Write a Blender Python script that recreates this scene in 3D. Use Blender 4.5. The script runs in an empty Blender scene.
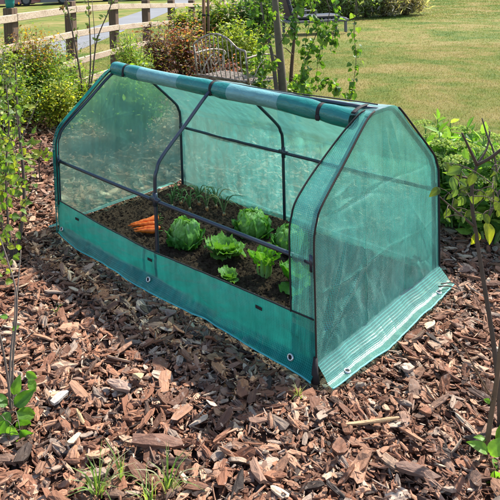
import bpy, math, random
import numpy as np
from mathutils import noise as mnoise, Vector
rng = np.random.default_rng(11)
random.seed(5)
S = bpy.context.scene
COL = S.collection
PI = math.pi

# ------------------------------------------------------------------ camera
F_PX, PPX, PPY = 588.0065, 154.639, 7.819
yaw, pit, rol = -.853196565, -.0561024424, -.0347440374
CAM = np.array([3.03230542, -1.8245375, 1.54300057])
fw = np.array([math.sin(yaw)*math.cos(pit), math.cos(yaw)*math.cos(pit), math.sin(pit)])
rr = np.cross(fw, [0, 0, 1]); rr /= np.linalg.norm(rr); uu = np.cross(rr, fw)
RV = rr*math.cos(rol)+uu*math.sin(rol); UV = uu*math.cos(rol)-rr*math.sin(rol)
cam = bpy.data.objects.new('camera', bpy.data.cameras.new('camera')); COL.objects.link(cam)
from mathutils import Matrix
M3 = Matrix(((RV[0], UV[0], -fw[0]), (RV[1], UV[1], -fw[1]), (RV[2], UV[2], -fw[2])))
cam.matrix_world = Matrix.Translation(CAM) @ M3.to_4x4()
cam.data.sensor_width = 36; cam.data.lens = 36*F_PX/500
cam.data.shift_x = (250-PPX)/500; cam.data.shift_y = -(250-PPY)/500
cam.data.clip_end = 600; cam.data.clip_start = .05
S.camera = cam

def G(a, b, z=0.0):          # a point at height z on the ground seen in that direction
    d = fw+RV*(a-PPX)/F_PX-UV*(b-PPY)/F_PX
    return CAM+d*((z-CAM[2])/d[2])
def D(a, b, dep):            # a point at that distance along the view axis
    return CAM+dep*(fw+RV*(a-PPX)/F_PX-UV*(b-PPY)/F_PX)

# ------------------------------------------------------------------ mesh tools
class MB:
    def __init__(s): s.v = []; s.f = {3: [], 4: []}; s.c = []; s.st = []; s.m = {3: [], 4: []}; s.n = 0
    def add(s, V, F, col=(.5, .5, .5), st=None, mi=0):
        V = np.asarray(V, float).reshape(-1, 3); k = len(V)
        s.v.append(V)
        c = np.asarray(col, float)
        if c.ndim == 1: c = np.tile(c, (k, 1))
        s.c.append(c)
        s.st.append(np.zeros((k, 3)) if st is None else np.asarray(st, float))
        groups = {}
        if isinstance(F, np.ndarray): groups[F.shape[1]] = F
        else:
            for f in F: groups.setdefault(len(f), []).append(f)
        for q, fs in groups.items():
            fs = np.asarray(fs, np.int64)
            s.f[q].append(fs+s.n); s.m[q].append(np.full(len(fs), mi, np.int32))
        s.n += k
        return s
    def build(s, name, mats, parent=None, smooth=False):
        me = bpy.data.meshes.new(name)
        V = np.concatenate(s.v)
        off = np.zeros(3)
        if parent is not None: off = np.array(parent['_w']) if '_w' in parent else off
        Vl = V-off
        t = np.concatenate(s.f[3]) if s.f[3] else np.zeros((0, 3), np.int64)
        q = np.concatenate(s.f[4]) if s.f[4] else np.zeros((0, 4), np.int64)
        mi = np.concatenate([np.concatenate(s.m[3]) if s.m[3] else np.zeros(0, np.int32), np.concatenate(s.m[4]) if s.m[4] else np.zeros(0, np.int32)])
        me.vertices.add(len(V)); me.vertices.foreach_set('co', Vl.astype(np.float32).ravel())
        L = np.concatenate([t.ravel(), q.ravel()]).astype(np.int32)
        me.loops.add(len(L)); me.loops.foreach_set('vertex_index', L)
        ls = np.concatenate([np.arange(len(t))*3, len(t)*3+np.arange(len(q))*4]).astype(np.int32)
        me.polygons.add(len(ls)); me.polygons.foreach_set('loop_start', ls)
        me.polygons.foreach_set('material_index', mi)
        me.polygons.foreach_set('use_smooth', np.full(len(ls), smooth))
        a = me.attributes.new('col', 'FLOAT_COLOR', 'POINT')
        C = np.concatenate(s.c); C = np.hstack([C, np.ones((len(C), 1))])
        a.data.foreach_set('color', C.astype(np.float32).ravel())
        b = me.attributes.new('st', 'FLOAT_VECTOR', 'POINT')
        b.data.foreach_set('vector', np.concatenate(s.st).astype(np.float32).ravel())
        me.update(calc_edges=True); me.validate()
        for m in (mats if isinstance(mats, (list, tuple)) else [mats]): me.materials.append(m)
        o = bpy.data.objects.new(name, me); COL.objects.link(o)
        if parent is not None:
            o.parent = parent; o['_w'] = [float(x) for x in off]
        return o

def tag(o, label=None, cat=None, group=None, kind=None):
    if label: o['label'] = label
    if cat: o['category'] = cat
    if group: o['group'] = group
    if kind: o['kind'] = kind
    return o
def thing(name, loc, label, cat, group=None):
    o = bpy.data.objects.new(name, None); COL.objects.link(o)
    o.location = [float(x) for x in loc]; o.empty_display_size = .1
    o['_w'] = [float(x) for x in loc]
    return tag(o, label, cat, group)

def smooth_path(P, n=6):     # Catmull-Rom
    P = np.asarray(P, float)
    if len(P) < 3: 
        t = np.linspace(0, 1, n+1)[:, None]; return P[0]*(1-t)+P[-1]*t
    Q = np.vstack([2*P[0]-P[1], P, 2*P[-1]-P[-2]]); out = []
    for i in range(1, len(Q)-2):
        for t in np.linspace(0, 1, n, endpoint=False):
            a, b, c, d = Q[i-1], Q[i], Q[i+1], Q[i+2]
            out.append(.5*((2*b)+(-a+c)*t+(2*a-5*b+4*c-d)*t*t+(-a+3*b-3*c+d)*t**3))
    out.append(Q[-2]); return np.array(out)
def tube(mb, P, r, n=8, col=(.5, .5, .5), mi=0, flat=None, cap=True):
    P = np.asarray(P, float); m = len(P)
    r = np.broadcast_to(np.asarray(r, float), (m,)) if np.ndim(r) == 0 or len(np.atleast_1d(r)) == m else np.interp(np.linspace(0, 1, m), np.linspace(0, 1, len(r)), r)
    T = np.gradient(P, axis=0); T /= np.linalg.norm(T, axis=1)[:, None]+1e-9
    N = np.cross(T[0], [0, 0, 1.]); 
    if np.linalg.norm(N) < .05: N = np.cross(T[0], [1., 0, 0])
    N /= np.linalg.norm(N); V = []; ang = np.arange(n)*2*PI/n; st = []; s = 0
    for i in range(m):
        N = N-T[i]*(N@T[i]); N /= np.linalg.norm(N)+1e-9; B = np.cross(T[i], N)
        fl = 1 if flat is None else flat
        V.append(P[i]+r[i]*(np.cos(ang)[:, None]*N+fl*np.sin(ang)[:, None]*B))
        if i: s += np.linalg.norm(P[i]-P[i-1])
        st.append(np.stack([np.full(n, s), ang*r[i], np.zeros(n)], 1))
    V = np.concatenate(V); st = np.concatenate(st); Fs = []
    for i in range(m-1):
        a = i*n+np.arange(n); b = i*n+(np.arange(n)+1) % n
        Fs.append(np.stack([a, b, b+n, a+n], 1))
    F = [tuple(x) for x in np.concatenate(Fs)]
    c = np.asarray(col, float)
    if c.ndim == 2: c = np.repeat(np.array([np.interp(np.linspace(0, 1, m), np.linspace(0, 1, len(c)), c[:, k]) for k in range(3)]).T, n, 0)
    if cap:
        k = len(V); V = np.vstack([V, P[0], P[-1]]); st = np.vstack([st, st[0], st[-1]])
        if c.ndim == 2: c = np.vstack([c, c[0], c[-1]])
        for j in range(n):
            F.append((k, (j+1) % n, j)); F.append((k+1, (m-1)*n+j, (m-1)*n+(j+1) % n))
    mb.add(V, F, c, st, mi)
def box(mb, c, d, rz=0, col=(.5, .5, .5), mi=0, bev=.0, tilt=None):
    x, y, z = np.asarray(d)/2.
    b = min(bev, x*.9, y*.9, z*.9)
    if b <= 0:
        V = np.array([[sx*x, sy*y, sz*z] for sz in (-1, 1) for sy in (-1, 1) for sx in (-1, 1)])
        F = [(0, 2, 3, 1), (4, 5, 7, 6), (0, 1, 5, 4), (2, 6, 7, 3), (0, 4, 6, 2), (1, 3, 7, 5)]
    else:
        rings = []
        for zz, ins in ((-z, b), (-z+b, 0), (z-b, 0), (z, b)):
            X, Y = x-ins, y-ins; k = b if ins == 0 else b*.5
            rings.append([[X-k, -Y, zz], [X, -Y+k, zz], [X, Y-k, zz], [X-k, Y, zz], [-X+k, Y, zz], [-X, Y-k, zz], [-X, -Y+k, zz], [-X+k, -Y, zz]])
        V = np.array(rings).reshape(-1, 3); F = []
        for i in range(3):
            for j in range(8): F.append((i*8+j, i*8+(j+1) % 8, i*8+8+(j+1) % 8, i*8+8+j))
        V = np.vstack([V, [0, 0, -z], [0, 0, z]])
        for j in range(8): F.append((32, (j+1) % 8, j)); F.append((33, 24+j, 24+(j+1) % 8))
    if tilt is not None: V = V @ np.asarray(tilt).T
    cs, sn = math.cos(rz), math.sin(rz)
    V2 = np.stack([V[:, 0]*cs-V[:, 1]*sn, V[:, 0]*sn+V[:, 1]*cs, V[:, 2]], 1)+np.asarray(c)
    mb.add(V2, F, col, V.copy(), mi)
def beam(mb, a, b, w, h, col=(.5, .5, .5), mi=0, bev=.004):   # board from a to b; h is the vertical size
    a, b = np.asarray(a, float), np.asarray(b, float); T = b-a; L = np.linalg.norm(T); T /= L
    Nn = np.cross([0, 0, 1.], T); Nn /= np.linalg.norm(Nn)+1e-9; B = np.cross(T, Nn)
    box(mb, (a+b)/2, (L, w, h), 0, col, mi, bev, np.stack([T, Nn, B], 1))

_H = np.random.default_rng(3).random(4096)
def vnoise(P, seed=0):
    P = np.asarray(P, float); I = np.floor(P).astype(np.int64); f = P-I; f = f*f*(3-2*f); out = 0
    for dx in (0, 1):
        for dy in (0, 1):
            for dz in (0, 1):
                h = _H[((I[..., 0]+dx)*1619+(I[..., 1]+dy)*31337+(I[..., 2]+dz)*6971+seed*1013) % 4096]
                w = np.where(dx, f[..., 0], 1-f[..., 0])*np.where(dy, f[..., 1], 1-f[..., 1])*np.where(dz, f[..., 2], 1-f[..., 2])
                out = out+w*h
    return out
def fbm(P, o=4, seed=0):
    P = np.asarray(P, float); s = 0; a = .5; t = 0
    for i in range(o): s = s+a*vnoise(P*2**i, seed+i); t += a; a *= .5
    return s/t

# ------------------------------------------------------------------ materials
def mat(name):
    m = bpy.data.materials.new(name); m.use_nodes = True; nt = m.node_tree
    for n in list(nt.nodes): nt.nodes.remove(n)
    out = nt.nodes.new('ShaderNodeOutputMaterial')
    return m, nt, out
def node(nt, t, **kw):
    n = nt.nodes.new(t)
    for k, v in kw.items():
        if k.startswith('i_'):
            kk = k[2:]; n.inputs[int(kk) if kk.isdigit() else kk.replace('_', ' ')].default_value = v
        else: setattr(n, k, v)
    return n
def math_(nt, op, a, b=None, c=None):
    n = nt.nodes.new('ShaderNodeMath'); n.operation = op
    for i, x in enumerate((a, b, c)):
        if x is None: continue
        if isinstance(x, (int, float)): n.inputs[i].default_value = x
        else: nt.links.new(x, n.inputs[i])
    return n.outputs[0]
def mixc(nt, fac, a, b, bt='MIX'):
    n = nt.nodes.new('ShaderNodeMix'); n.data_type = 'RGBA'; n.blend_type = bt
    for s, x in ((n.inputs[0], fac), (n.inputs[6], a), (n.inputs[7], b)):
        if isinstance(x, (int, float)): s.default_value = x
        elif isinstance(x, tuple): s.default_value = (*x, 1)
        else: nt.links.new(x, s)
    return n.outputs[2]
def ramp(nt, x, stops):
    n = nt.nodes.new('ShaderNodeValToRGB'); e = n.color_ramp.elements
    while len(e) < len(stops): e.new(.5)
    for k, (p, c) in zip(e, stops): k.position = p; k.color = (*c, 1) if len(c) == 3 else c
    nt.links.new(x, n.inputs[0]); return n.outputs[0]
def attr(nt, name):
    n = nt.nodes.new('ShaderNodeAttribute'); n.attribute_name = name; return n
def noise_tex(nt, vec, scale, detail=4, rough=.6, dist=0):
    n = nt.nodes.new('ShaderNodeTexNoise'); n.inputs['Scale'].default_value = scale; n.inputs['Detail'].default_value = detail
    n.inputs['Roughness'].default_value = rough; n.inputs['Distortion'].default_value = dist
    if vec is not None: nt.links.new(vec, n.inputs['Vector'])
    return n.outputs[0]
def vscale(nt, vec, s):
    n = nt.nodes.new('ShaderNodeMapping'); n.inputs['Scale'].default_value = s; nt.links.new(vec, n.inputs[0]); return n.outputs[0]
def geopos(nt): return nt.nodes.new('ShaderNodeNewGeometry').outputs['Position']
def objco(nt): return nt.nodes.new('ShaderNodeTexCoord').outputs['Object']
def bump(nt, h, strength=.3, dist=.005):
    n = nt.nodes.new('ShaderNodeBump'); n.inputs['Strength'].default_value = strength; n.inputs['Distance'].default_value = dist
    nt.links.new(h, n.inputs['Height']); return n.outputs[0]
def pbsdf(nt, out, col, rough=.6, nrm=None, spec=.5, metal=0, link=True):
    p = nt.nodes.new('ShaderNodeBsdfPrincipled')
    if isinstance(col, tuple): p.inputs['Base Color'].default_value = (*col, 1)
    else: nt.links.new(col, p.inputs['Base Color'])
    if isinstance(rough, (int, float)): p.inputs['Roughness'].default_value = rough
    else: nt.links.new(rough, p.inputs['Roughness'])
    p.inputs['Specular IOR Level'].default_value = spec; p.inputs['Metallic'].default_value = metal
    if nrm is not None: nt.links.new(nrm, p.inputs['Normal'])
    if link: nt.links.new(p.outputs[0], out.inputs[0])
    return p

def leaf_mat(name, trans=.35, rough=.45, spec=.35):
    m, nt, out = mat(name); a = attr(nt, 'col').outputs['Color']
    nz = noise_tex(nt, objco(nt), 70, 4, .65)
    c = mixc(nt, .45, a, ramp(nt, nz, [(.3, (.55, .55, .55)), (.7, (1.3, 1.3, 1.3))]), 'MULTIPLY')
    p = pbsdf(nt, out, c, rough, bump(nt, noise_tex(nt, objco(nt), 110, 3), .5, .004), spec, link=False)
    t = nt.nodes.new('ShaderNodeBsdfTranslucent'); 
    c2 = mixc(nt, 1.0, c, (1.5, 1.5, .5), 'MULTIPLY'); nt.links.new(c2, t.inputs[0])
    x = nt.nodes.new('ShaderNodeMixShader'); x.inputs[0].default_value = trans
    nt.links.new(p.outputs[0], x.inputs[1]); nt.links.new(t.outputs[0], x.inputs[2]); nt.links.new(x.outputs[0], out.inputs[0])
    return m
LEAF = leaf_mat('leaf', .5); LETT = leaf_mat('salad_leaf', .35, .45, .3)
def vc_mat(name, rough=.8, bs=0, bscale=100, spec=.3, metal=0, nvar=.3, nscale=30):
    m, nt, out = mat(name); a = attr(nt, 'col').outputs['Color']; P = objco(nt)
    c = mixc(nt, nvar, a, ramp(nt, noise_tex(nt, P, nscale, 5), [(.25, (.4, .4, .4)), (.75, (1.5, 1.5, 1.5))]), 'MULTIPLY')
    n = bump(nt, noise_tex(nt, P, bscale, 5), bs, .004) if bs else None
    pbsdf(nt, out, c, rough, n, spec, metal); return m
STEM = vc_mat('bark_stem', .8, .5, 120)
PLAIN = vc_mat('painted', .5, 0)

# bark chips: fibres run along each chip, grain from the chip's own coordinates
BARK, nt, out = mat('bark_chip')
a = attr(nt, 'col').outputs['Color']; st = attr(nt, 'st').outputs['Vector']
gr = noise_tex(nt, vscale(nt, st, (14, 110, 60)), 1, 5, .65, .4); sp = noise_tex(nt, st, 55, 4, .6)
c = mixc(nt, .7, a, ramp(nt, gr, [(.22, (.38, .34, .32)), (.5, (1, 1, 1)), (.78, (1.55, 1.5, 1.42))]), 'MULTIPLY')
c = mixc(nt, math_(nt, 'MULTIPLY', ramp(nt, sp, [(.6, (0, 0, 0)), (.68, (1, 1, 1))]), .45), c, (.34, .27, .22))
pbsdf(nt, out, c, .72, bump(nt, math_(nt, 'ADD', gr, math_(nt, 'MULTIPLY', sp, .7)), .8, .006), .35)

# soil
SOIL, nt, out = mat('soil'); P = geopos(nt)
n1 = noise_tex(nt, P, 60, 8, .75); n2 = noise_tex(nt, P, 6, 4)
c = ramp(nt, n1, [(.3, (.034, .018, .011)), (.52, (.088, .047, .029)), (.75, (.16, .096, .063))])
c = mixc(nt, .5, c, ramp(nt, n2, [(.3, (.6, .6, .6)), (.7, (1.3, 1.25, 1.2))]), 'MULTIPLY')
pbsdf(nt, out, c, .95, bump(nt, n1, 1., .012), .15)
# mulch under-layer
UNDER, nt, out = mat('mulch_base'); P = geopos(nt)
n1 = noise_tex(nt, vscale(nt, P, (1, 1.6, 1)), 45, 6, .7)
c = ramp(nt, n1, [(.3, (.04, .02, .013)), (.5, (.11, .053, .033)), (.7, (.24, .125, .08))])
pbsdf(nt, out, c, .9, bump(nt, n1, 1., .02), .2)

# lawn colours shared by the sheet and its blades: dry straw patches among green
def lawn_col(nt):
    P = geopos(nt)
    a = noise_tex(nt, vscale(nt, P, (.42, .42, .42)), 1.4, 5, .62, .6)
    b = noise_tex(nt, P, 3.2, 4, .6)
    f = math_(nt, 'ADD', math_(nt, 'MULTIPLY', a, .75), math_(nt, 'MULTIPLY', b, .3))
    return ramp(nt, f, [(.41, (.092, .142, .022)), (.50, (.165, .182, .036)), (.59, (.25, .208, .064)), (.72, (.335, .262, .11))])
LAWN, nt, out = mat('lawn'); P = geopos(nt)
c = lawn_col(nt); fn = noise_tex(nt, P, 55, 5, .75)
c = mixc(nt, .8, c, ramp(nt, fn, [(.3, (.82, .84, .78)), (.7, (1.22, 1.2, 1.17))]), 'MULTIPLY')
pbsdf(nt, out, c, .9, bump(nt, fn, .9, .03), .15)
BLADE, nt, out = mat('grass_blade')
c = mixc(nt, .75, lawn_col(nt), attr(nt, 'col').outputs['Color'], 'MULTIPLY')
pb_ = pbsdf(nt, out, c, .6, None, .2, link=False); tb_ = nt.nodes.new('ShaderNodeBsdfTranslucent'); nt.links.new(c, tb_.inputs[0])
xb_ = nt.nodes.new('ShaderNodeMixShader'); xb_.inputs[0].default_value = .45; nt.links.new(pb_.outputs[0], xb_.inputs[1]); nt.links.new(tb_.outputs[0], xb_.inputs[2]); nt.links.new(xb_.outputs[0], out.inputs[0])
ROAD, nt, out = mat('path_asphalt'); P = geopos(nt)
n1 = noise_tex(nt, P, 60, 4, .7); n2 = noise_tex(nt, P, .8, 4)
c = mixc(nt, .6, ramp(nt, n1, [(.3, (.12, .12, .125)), (.7, (.21, .21, .21))]), ramp(nt, n2, [(.3, (.8, .8, .8)), (.7, (1.15, 1.15, 1.15))]), 'MULTIPLY')
pbsdf(nt, out, c, .9, bump(nt, n1, .3, .01))

# woven, reinforced polythene
def fabric(name, tr_film=.62, tr_thread=.2, film=(.5, .8, .72), thread=(.03, .36, .28), clear=(.8, .95, .9), rough=.28, gl=1.0, pu=.0078, pv=.0062, trl=.6, cover=(.12, .55), blur=0.):
    m, nt, out = mat(name); sep = nt.nodes.new('ShaderNodeSeparateXYZ'); st = attr(nt, 'st').outputs['Vector']
    nt.links.new(st, sep.inputs[0])
    v = math_(nt, 'DIVIDE', sep.outputs[1], pv); row = math_(nt, 'FLOOR', v)
    u = math_(nt, 'ADD', math_(nt, 'DIVIDE', sep.outputs[0], pu), math_(nt, 'MULTIPLY', row, 0.))
    su = math_(nt, 'ABSOLUTE', math_(nt, 'SINE', math_(nt, 'MULTIPLY', u, PI)))
    sv = math_(nt, 'ABSOLUTE', math_(nt, 'SINE', math_(nt, 'MULTIPLY', v, PI)))
    win = math_(nt, 'MULTIPLY', su, sv)
    mr = nt.nodes.new('ShaderNodeMapRange'); mr.interpolation_type = 'SMOOTHSTEP'
    nt.links.new(win, mr.inputs[0]); mr.inputs[1].default_value, mr.inputs[2].default_value = cover
    w = mr.outputs[0]
    wear = noise_tex(nt, vscale(nt, st, (3, 2, 1)), 3, 5, .65, .8)
    streak = noise_tex(nt, vscale(nt, st, (28, 1.2, 1)), 1, 3, .6)
    wf = math_(nt, 'ADD', math_(nt, 'MULTIPLY', wear, .6), math_(nt, 'MULTIPLY', streak, .4))
    wf = ramp(nt, wf, [(.36, (.72, .72, .72)), (.64, (1.2, 1.2, 1.2))])
    rn = noise_tex(nt, vscale(nt, st, (1.6, 1.1, 1)), 3.2, 2, .45, .5); ridge = math_(nt, 'POWER', math_(nt, 'SUBTRACT', 1., math_(nt, 'MULTIPLY', math_(nt, 'ABSOLUTE', math_(nt, 'SUBTRACT', rn, .5)), 2.)), 9.)
    fl_ = math_(nt, 'POWER', math_(nt, 'ABSOLUTE', math_(nt, 'SINE', math_(nt, 'MULTIPLY', sep.outputs[0], PI/.235))), 90.)
    hgt = math_(nt, 'ADD', math_(nt, 'ADD', math_(nt, 'MULTIPLY', win, -.25), math_(nt, 'MULTIPLY', wear, .5)), math_(nt, 'ADD', math_(nt, 'MULTIPLY', ridge, .55), math_(nt, 'MULTIPLY', fl_, .25)))
    nrm = bump(nt, hgt, .32, .006)
    NB = [nrm]
    def sheet(tr, colT, colS):
        t = nt.nodes.new('ShaderNodeBsdfTransparent'); t.inputs[0].default_value = (*colT, 1)
        l = nt.nodes.new('ShaderNodeBsdfTranslucent'); cs = mixc(nt, 1., colS, wf, 'MULTIPLY'); nt.links.new(cs, l.inputs[0])
        d = nt.nodes.new('ShaderNodeBsdfDiffuse'); nt.links.new(cs, d.inputs[0])
        x = nt.nodes.new('ShaderNodeMixShader'); x.inputs[0].default_value = trl
        nt.links.new(d.outputs[0], x.inputs[1]); nt.links.new(l.outputs[0], x.inputs[2])
        y = nt.nodes.new('ShaderNodeMixShader'); y.inputs[0].default_value = tr
        tt = t.outputs[0]
        if blur:
            rf = nt.nodes.new('ShaderNodeBsdfRefraction'); rf.inputs['Color'].default_value = (*colT, 1); rf.inputs['Roughness'].default_value = .55; rf.inputs['IOR'].default_value = 1.07
            bx_ = nt.nodes.new('ShaderNodeMixShader'); bx_.inputs[0].default_value = blur; nt.links.new(tt, bx_.inputs[1]); nt.links.new(rf.outputs[0], bx_.inputs[2]); tt = bx_.outputs[0]
        nt.links.new(x.outputs[0], y.inputs[1]); nt.links.new(tt, y.inputs[2]); return y.outputs[0]
    A = sheet(tr_thread, (clear[0]*.35, clear[1]*.9, clear[2]*.8), thread); B = sheet(tr_film, clear, film)
    z = nt.nodes.new('ShaderNodeMixShader'); nt.links.new(w, z.inputs[0]); nt.links.new(A, z.inputs[1]); nt.links.new(B, z.inputs[2])
    g = nt.nodes.new('ShaderNodeBsdfGlossy'); g.inputs['Roughness'].default_value = rough; nt.links.new(nrm, g.inputs['Normal'])
    fr = nt.nodes.new('ShaderNodeFresnel'); fr.inputs[0].default_value = 1.45; nt.links.new(nrm, fr.inputs['Normal'])
    q = nt.nodes.new('ShaderNodeMixShader'); nt.links.new(math_(nt, 'MINIMUM', math_(nt, 'MULTIPLY', fr.outputs[0], gl), .6), q.inputs[0])
    nt.links.new(z.outputs[0], q.inputs[1]); nt.links.new(g.outputs[0], q.inputs[2]); nt.links.new(q.outputs[0], out.inputs[0])
    return m
FAB_END = fabric('cover_end', .66, .12, film=(.26,.72,.60), thread=(.16,.62,.52), gl=1.25, rough=.22, cover=(.14,.5))
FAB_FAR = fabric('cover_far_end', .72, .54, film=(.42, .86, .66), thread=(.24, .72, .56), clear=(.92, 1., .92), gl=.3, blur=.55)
FAB_BACK = fabric('cover_back', .70, .34, blur=.25, film=(.34, .84, .74), thread=(.02, .42, .35), clear=(.80, .95, .89), trl=.7, cover=(.06, .45))
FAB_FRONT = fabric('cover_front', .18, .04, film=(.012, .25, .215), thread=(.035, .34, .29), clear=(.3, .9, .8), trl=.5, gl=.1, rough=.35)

def roll_mat(name, col):
    m, nt, out = mat(name); st = attr(nt, 'st').outputs['Vector']
    n = noise_tex(nt, vscale(nt, st, (16, 26, 1)), 1, 5, .62, 1.2)
    c = mixc(nt, .4, col, ramp(nt, n, [(.3, (.6, .6, .6)), (.7, (1.35, 1.35, 1.35))]), 'MULTIPLY')
    pbsdf(nt, out, c, .22, bump(nt, n, .4, .012), .6); return m
ROLL_TEAL = roll_mat('roll_teal', (.008, .165, .135)); ROLL_BLUE = roll_mat('roll_window', (.125, .30, .29))
HEMM = vc_mat('hem', .6); BIND = vc_mat('binding', .75, .3, 300); TUBE, nt, out = mat('frame_tube')
pbsdf(nt, out, (.035, .045, .06), .33, None, .6, .35)
EYE, nt, out = mat('eyelet_metal'); pbsdf(nt, out, (.55, .55, .53), .35, None, .5, .9)
WOOD, nt, out = mat('fence_rail'); st = attr(nt, 'st').outputs['Vector']
g1 = noise_tex(nt, vscale(nt, st, (2.5, 60, 60)), 1, 5, .65, .5); g2 = noise_tex(nt, st, 4, 4, .7)
c = ramp(nt, g1, [(.25, (.24, .17, .11)), (.5, (.46, .36, .255)), (.8, (.60, .50, .385))])
c = mixc(nt, ramp(nt, g2, [(.55, (0, 0, 0)), (.72, (1, 1, 1))]), c, (.20, .13, .08))
pbsdf(nt, out, c, .85, bump(nt, g1, .5, .004), .2)
POST, nt, out = mat('fence_post'); st = attr(nt, 'st').outputs['Vector']
g1 = noise_tex(nt, vscale(nt, st, (50, 50, 3)), 1, 5, .65, .5)
c = ramp(nt, g1, [(.25, (.05, .033, .022)), (.5, (.13, .085, .055)), (.8, (.27, .19, .125))])
pbsdf(nt, out, c, .85, bump(nt, g1, .5, .004), .2)
IRON, nt, out = mat('wrought_iron'); n1 = noise_tex(nt, objco(nt), 22, 5)
c = ramp(nt, n1, [(.35, (.10, .06, .045)), (.55, (.34, .28, .22)), (.7, (.55, .5, .42))])
pbsdf(nt, out, c, .65, None, .4, .2)
CARROT, nt, out = mat('carrot'); st = attr(nt, 'st').outputs['Vector']
n1 = noise_tex(nt, vscale(nt, st, (160, 8, 1)), 1, 3)
c = ramp(nt, n1, [(.3, (.78, .10, .006)), (.6, (.95, .165, .012))]); pbsdf(nt, out, c, .45, bump(nt, n1, .3, .002), .4)

# ------------------------------------------------------------------ ground
def sheet_poly(name, pts, z, m, nx=1):
    mb = MB(); V = [(p[0], p[1], z) for p in pts]
    c = np.mean(V, 0); V.append(tuple(c)); n = len(pts)
    mb.add(V, [(i, (i+1) % n, n) for i in range(n)]); return mb.build(name, m)
lawn = sheet_poly('lawn', [(-220, -220), (220, -220), (220, 220), (-220, 220)], -.03, LAWN); tag(lawn, kind='structure')
FA = np.array([-2.75, 1.21]); FD = np.array([-.471, .882]); FN = np.array([.882, .471])
bed_pts = [(6, -6), (6, 1.9), (3.2, 1.95), (1.9, 2.05), (.9, 2.2), (-.1, 2.3), (-.9, 2.75), (-1.7, 3.6), (-3.1, 5.3), (-4.7, 7.6), (-6.4, 10.5), (-7.4, 12), (-8.2, 11.5), (-3.1, 1.2), (-1.5, -1.6), (.8, -6)]
def mulch_h(x, y):
    P = np.stack([x*1.3, y*1.3, np.zeros_like(x)], -1)
    h = .03*(fbm(P, 3, 5)-.5)*2
    near = np.maximum(np.maximum(-x, x-1.8), np.maximum(-y, y-1.0))   # distance outside the cover
    return h*np.clip((near-.03)/.3, 0, 1)
bx, by = np.meshgrid(np.linspace(-8.5, 6, 240), np.linspace(-6, 12, 300), indexing='ij')
def inpoly(x, y, poly):
    r = np.zeros(x.shape, bool); n = len(poly); j = n-1
    for i in range(n):
        xi, yi = poly[i]; xj, yj = poly[j]
        r ^= ((yi > y) != (yj > y)) & (x < (xj-xi)*(y-yi)/(yj-yi+1e-12)+xi); j = i
    return r
mb = MB(); Z = mulch_h(bx, by)-.012
idx = np.arange(bx.size).reshape(bx.shape)
q = np.stack([idx[:-1, :-1], idx[1:, :-1], idx[1:, 1:], idx[:-1, 1:]], -1).reshape(-1, 4)
cx_, cy_ = bx.ravel()[q].mean(1), by.ravel()[q].mean(1)
mb.add(np.stack([bx.ravel(), by.ravel(), Z.ravel()], 1), q[inpoly(cx_, cy_, bed_pts)])
tag(mb.build('ground', UNDER, smooth=True), kind='structure')
# path beyond the fence
p0 = FA+FN*(-4.2); mb = MB()
V = []
for s in (-8, 40):
    for w in (0, 1.35):
        p = np.array([-8.9, 6.9])+np.array([-.62, .785])*s*1.0-np.array([.785, .62])*w; V.append((p[0], p[1], -.024))
mb.add(V, [(0, 1, 3, 2)]); tag(mb.build('path', ROAD), kind='structure')

# ------------------------------------------------------------------ bark mulch
def chip_template(seed, full=True):
    r = np.random.default_rng(seed); n = 10 if full else 7; shred = 300 <= seed < 320
    t = np.arange(n)*2*PI/n+r.uniform(-.2, .2, n)
    w = r.uniform(.06, .14) if shred else r.uniform(.18, .52); e = 2.8
    R = (np.abs(np.cos(t))**e+np.abs(np.sin(t))**e)**(-1/e)*r.uniform(.72, 1.1, n)
    x, y = R*np.cos(t)*.5, R*np.sin(t)*.5*w*(1+.25*np.cos(t)*r.uniform(-1, 1))
    th = r.uniform(.04, .07) if shred else r.uniform(.05, .13); k = r.uniform(-.2, 1.6); k2 = r.uniform(-.25, .25)
    bend = lambda x, y: -k*y*y/max(w, .2)-k2*x*x
    top = np.stack([x, y, bend(x, y)+th*.4+r.uniform(-.02, .02, n)], 1)
    bot = np.stack([x*.93, y*.9, bend(x, y)-th*.6], 1)
    F = []; V = [top]
    if full:
        xi, yi = x*.55, y*.55; V.append(np.stack([xi, yi, bend(xi, yi)+th*.5+r.uniform(-.04, .045, n)], 1)); V.append(bot)
        V.append([[0, 0, th*.5+r.uniform(-.03, .03)], [0, 0, -th*.6]])
        for j in range(n):
            j2 = (j+1) % n
            F += [(j, j2, n+j2), (j, n+j2, n+j), (n+j, n+j2, 3*n), (2*n+j, 2*n+j2, j2), (2*n+j, j2, j), (2*n+j2, 2*n+j, 3*n+1)]
    else:
        V.append(bot); V.append([[0, 0, th*.55]])
        for j in range(n):
            j2 = (j+1) % n; F += [(j, j2, 2*n), (n+j, n+j2, j2), (n+j, j2, j)]
    return np.concatenate(V), np.array(F)
CHIP_COLS = np.array([.90, .93, .90])*np.array([(.17, .066, .034), (.235, .10, .055), (.14, .06, .034), (.30, .145, .085), (.07, .034, .021), (.20, .11, .075), (.24, .165, .125), (.41, .25, .165), (.52, .36, .25), (.35, .18, .11), (.04, .024, .017), (.38, .27, .205)])
CHIP_P = np.array([.17, .16, .12, .12, .08, .08, .07, .06, .025, .09, .04, .04]); CHIP_P = CHIP_P/CHIP_P.sum()
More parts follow.
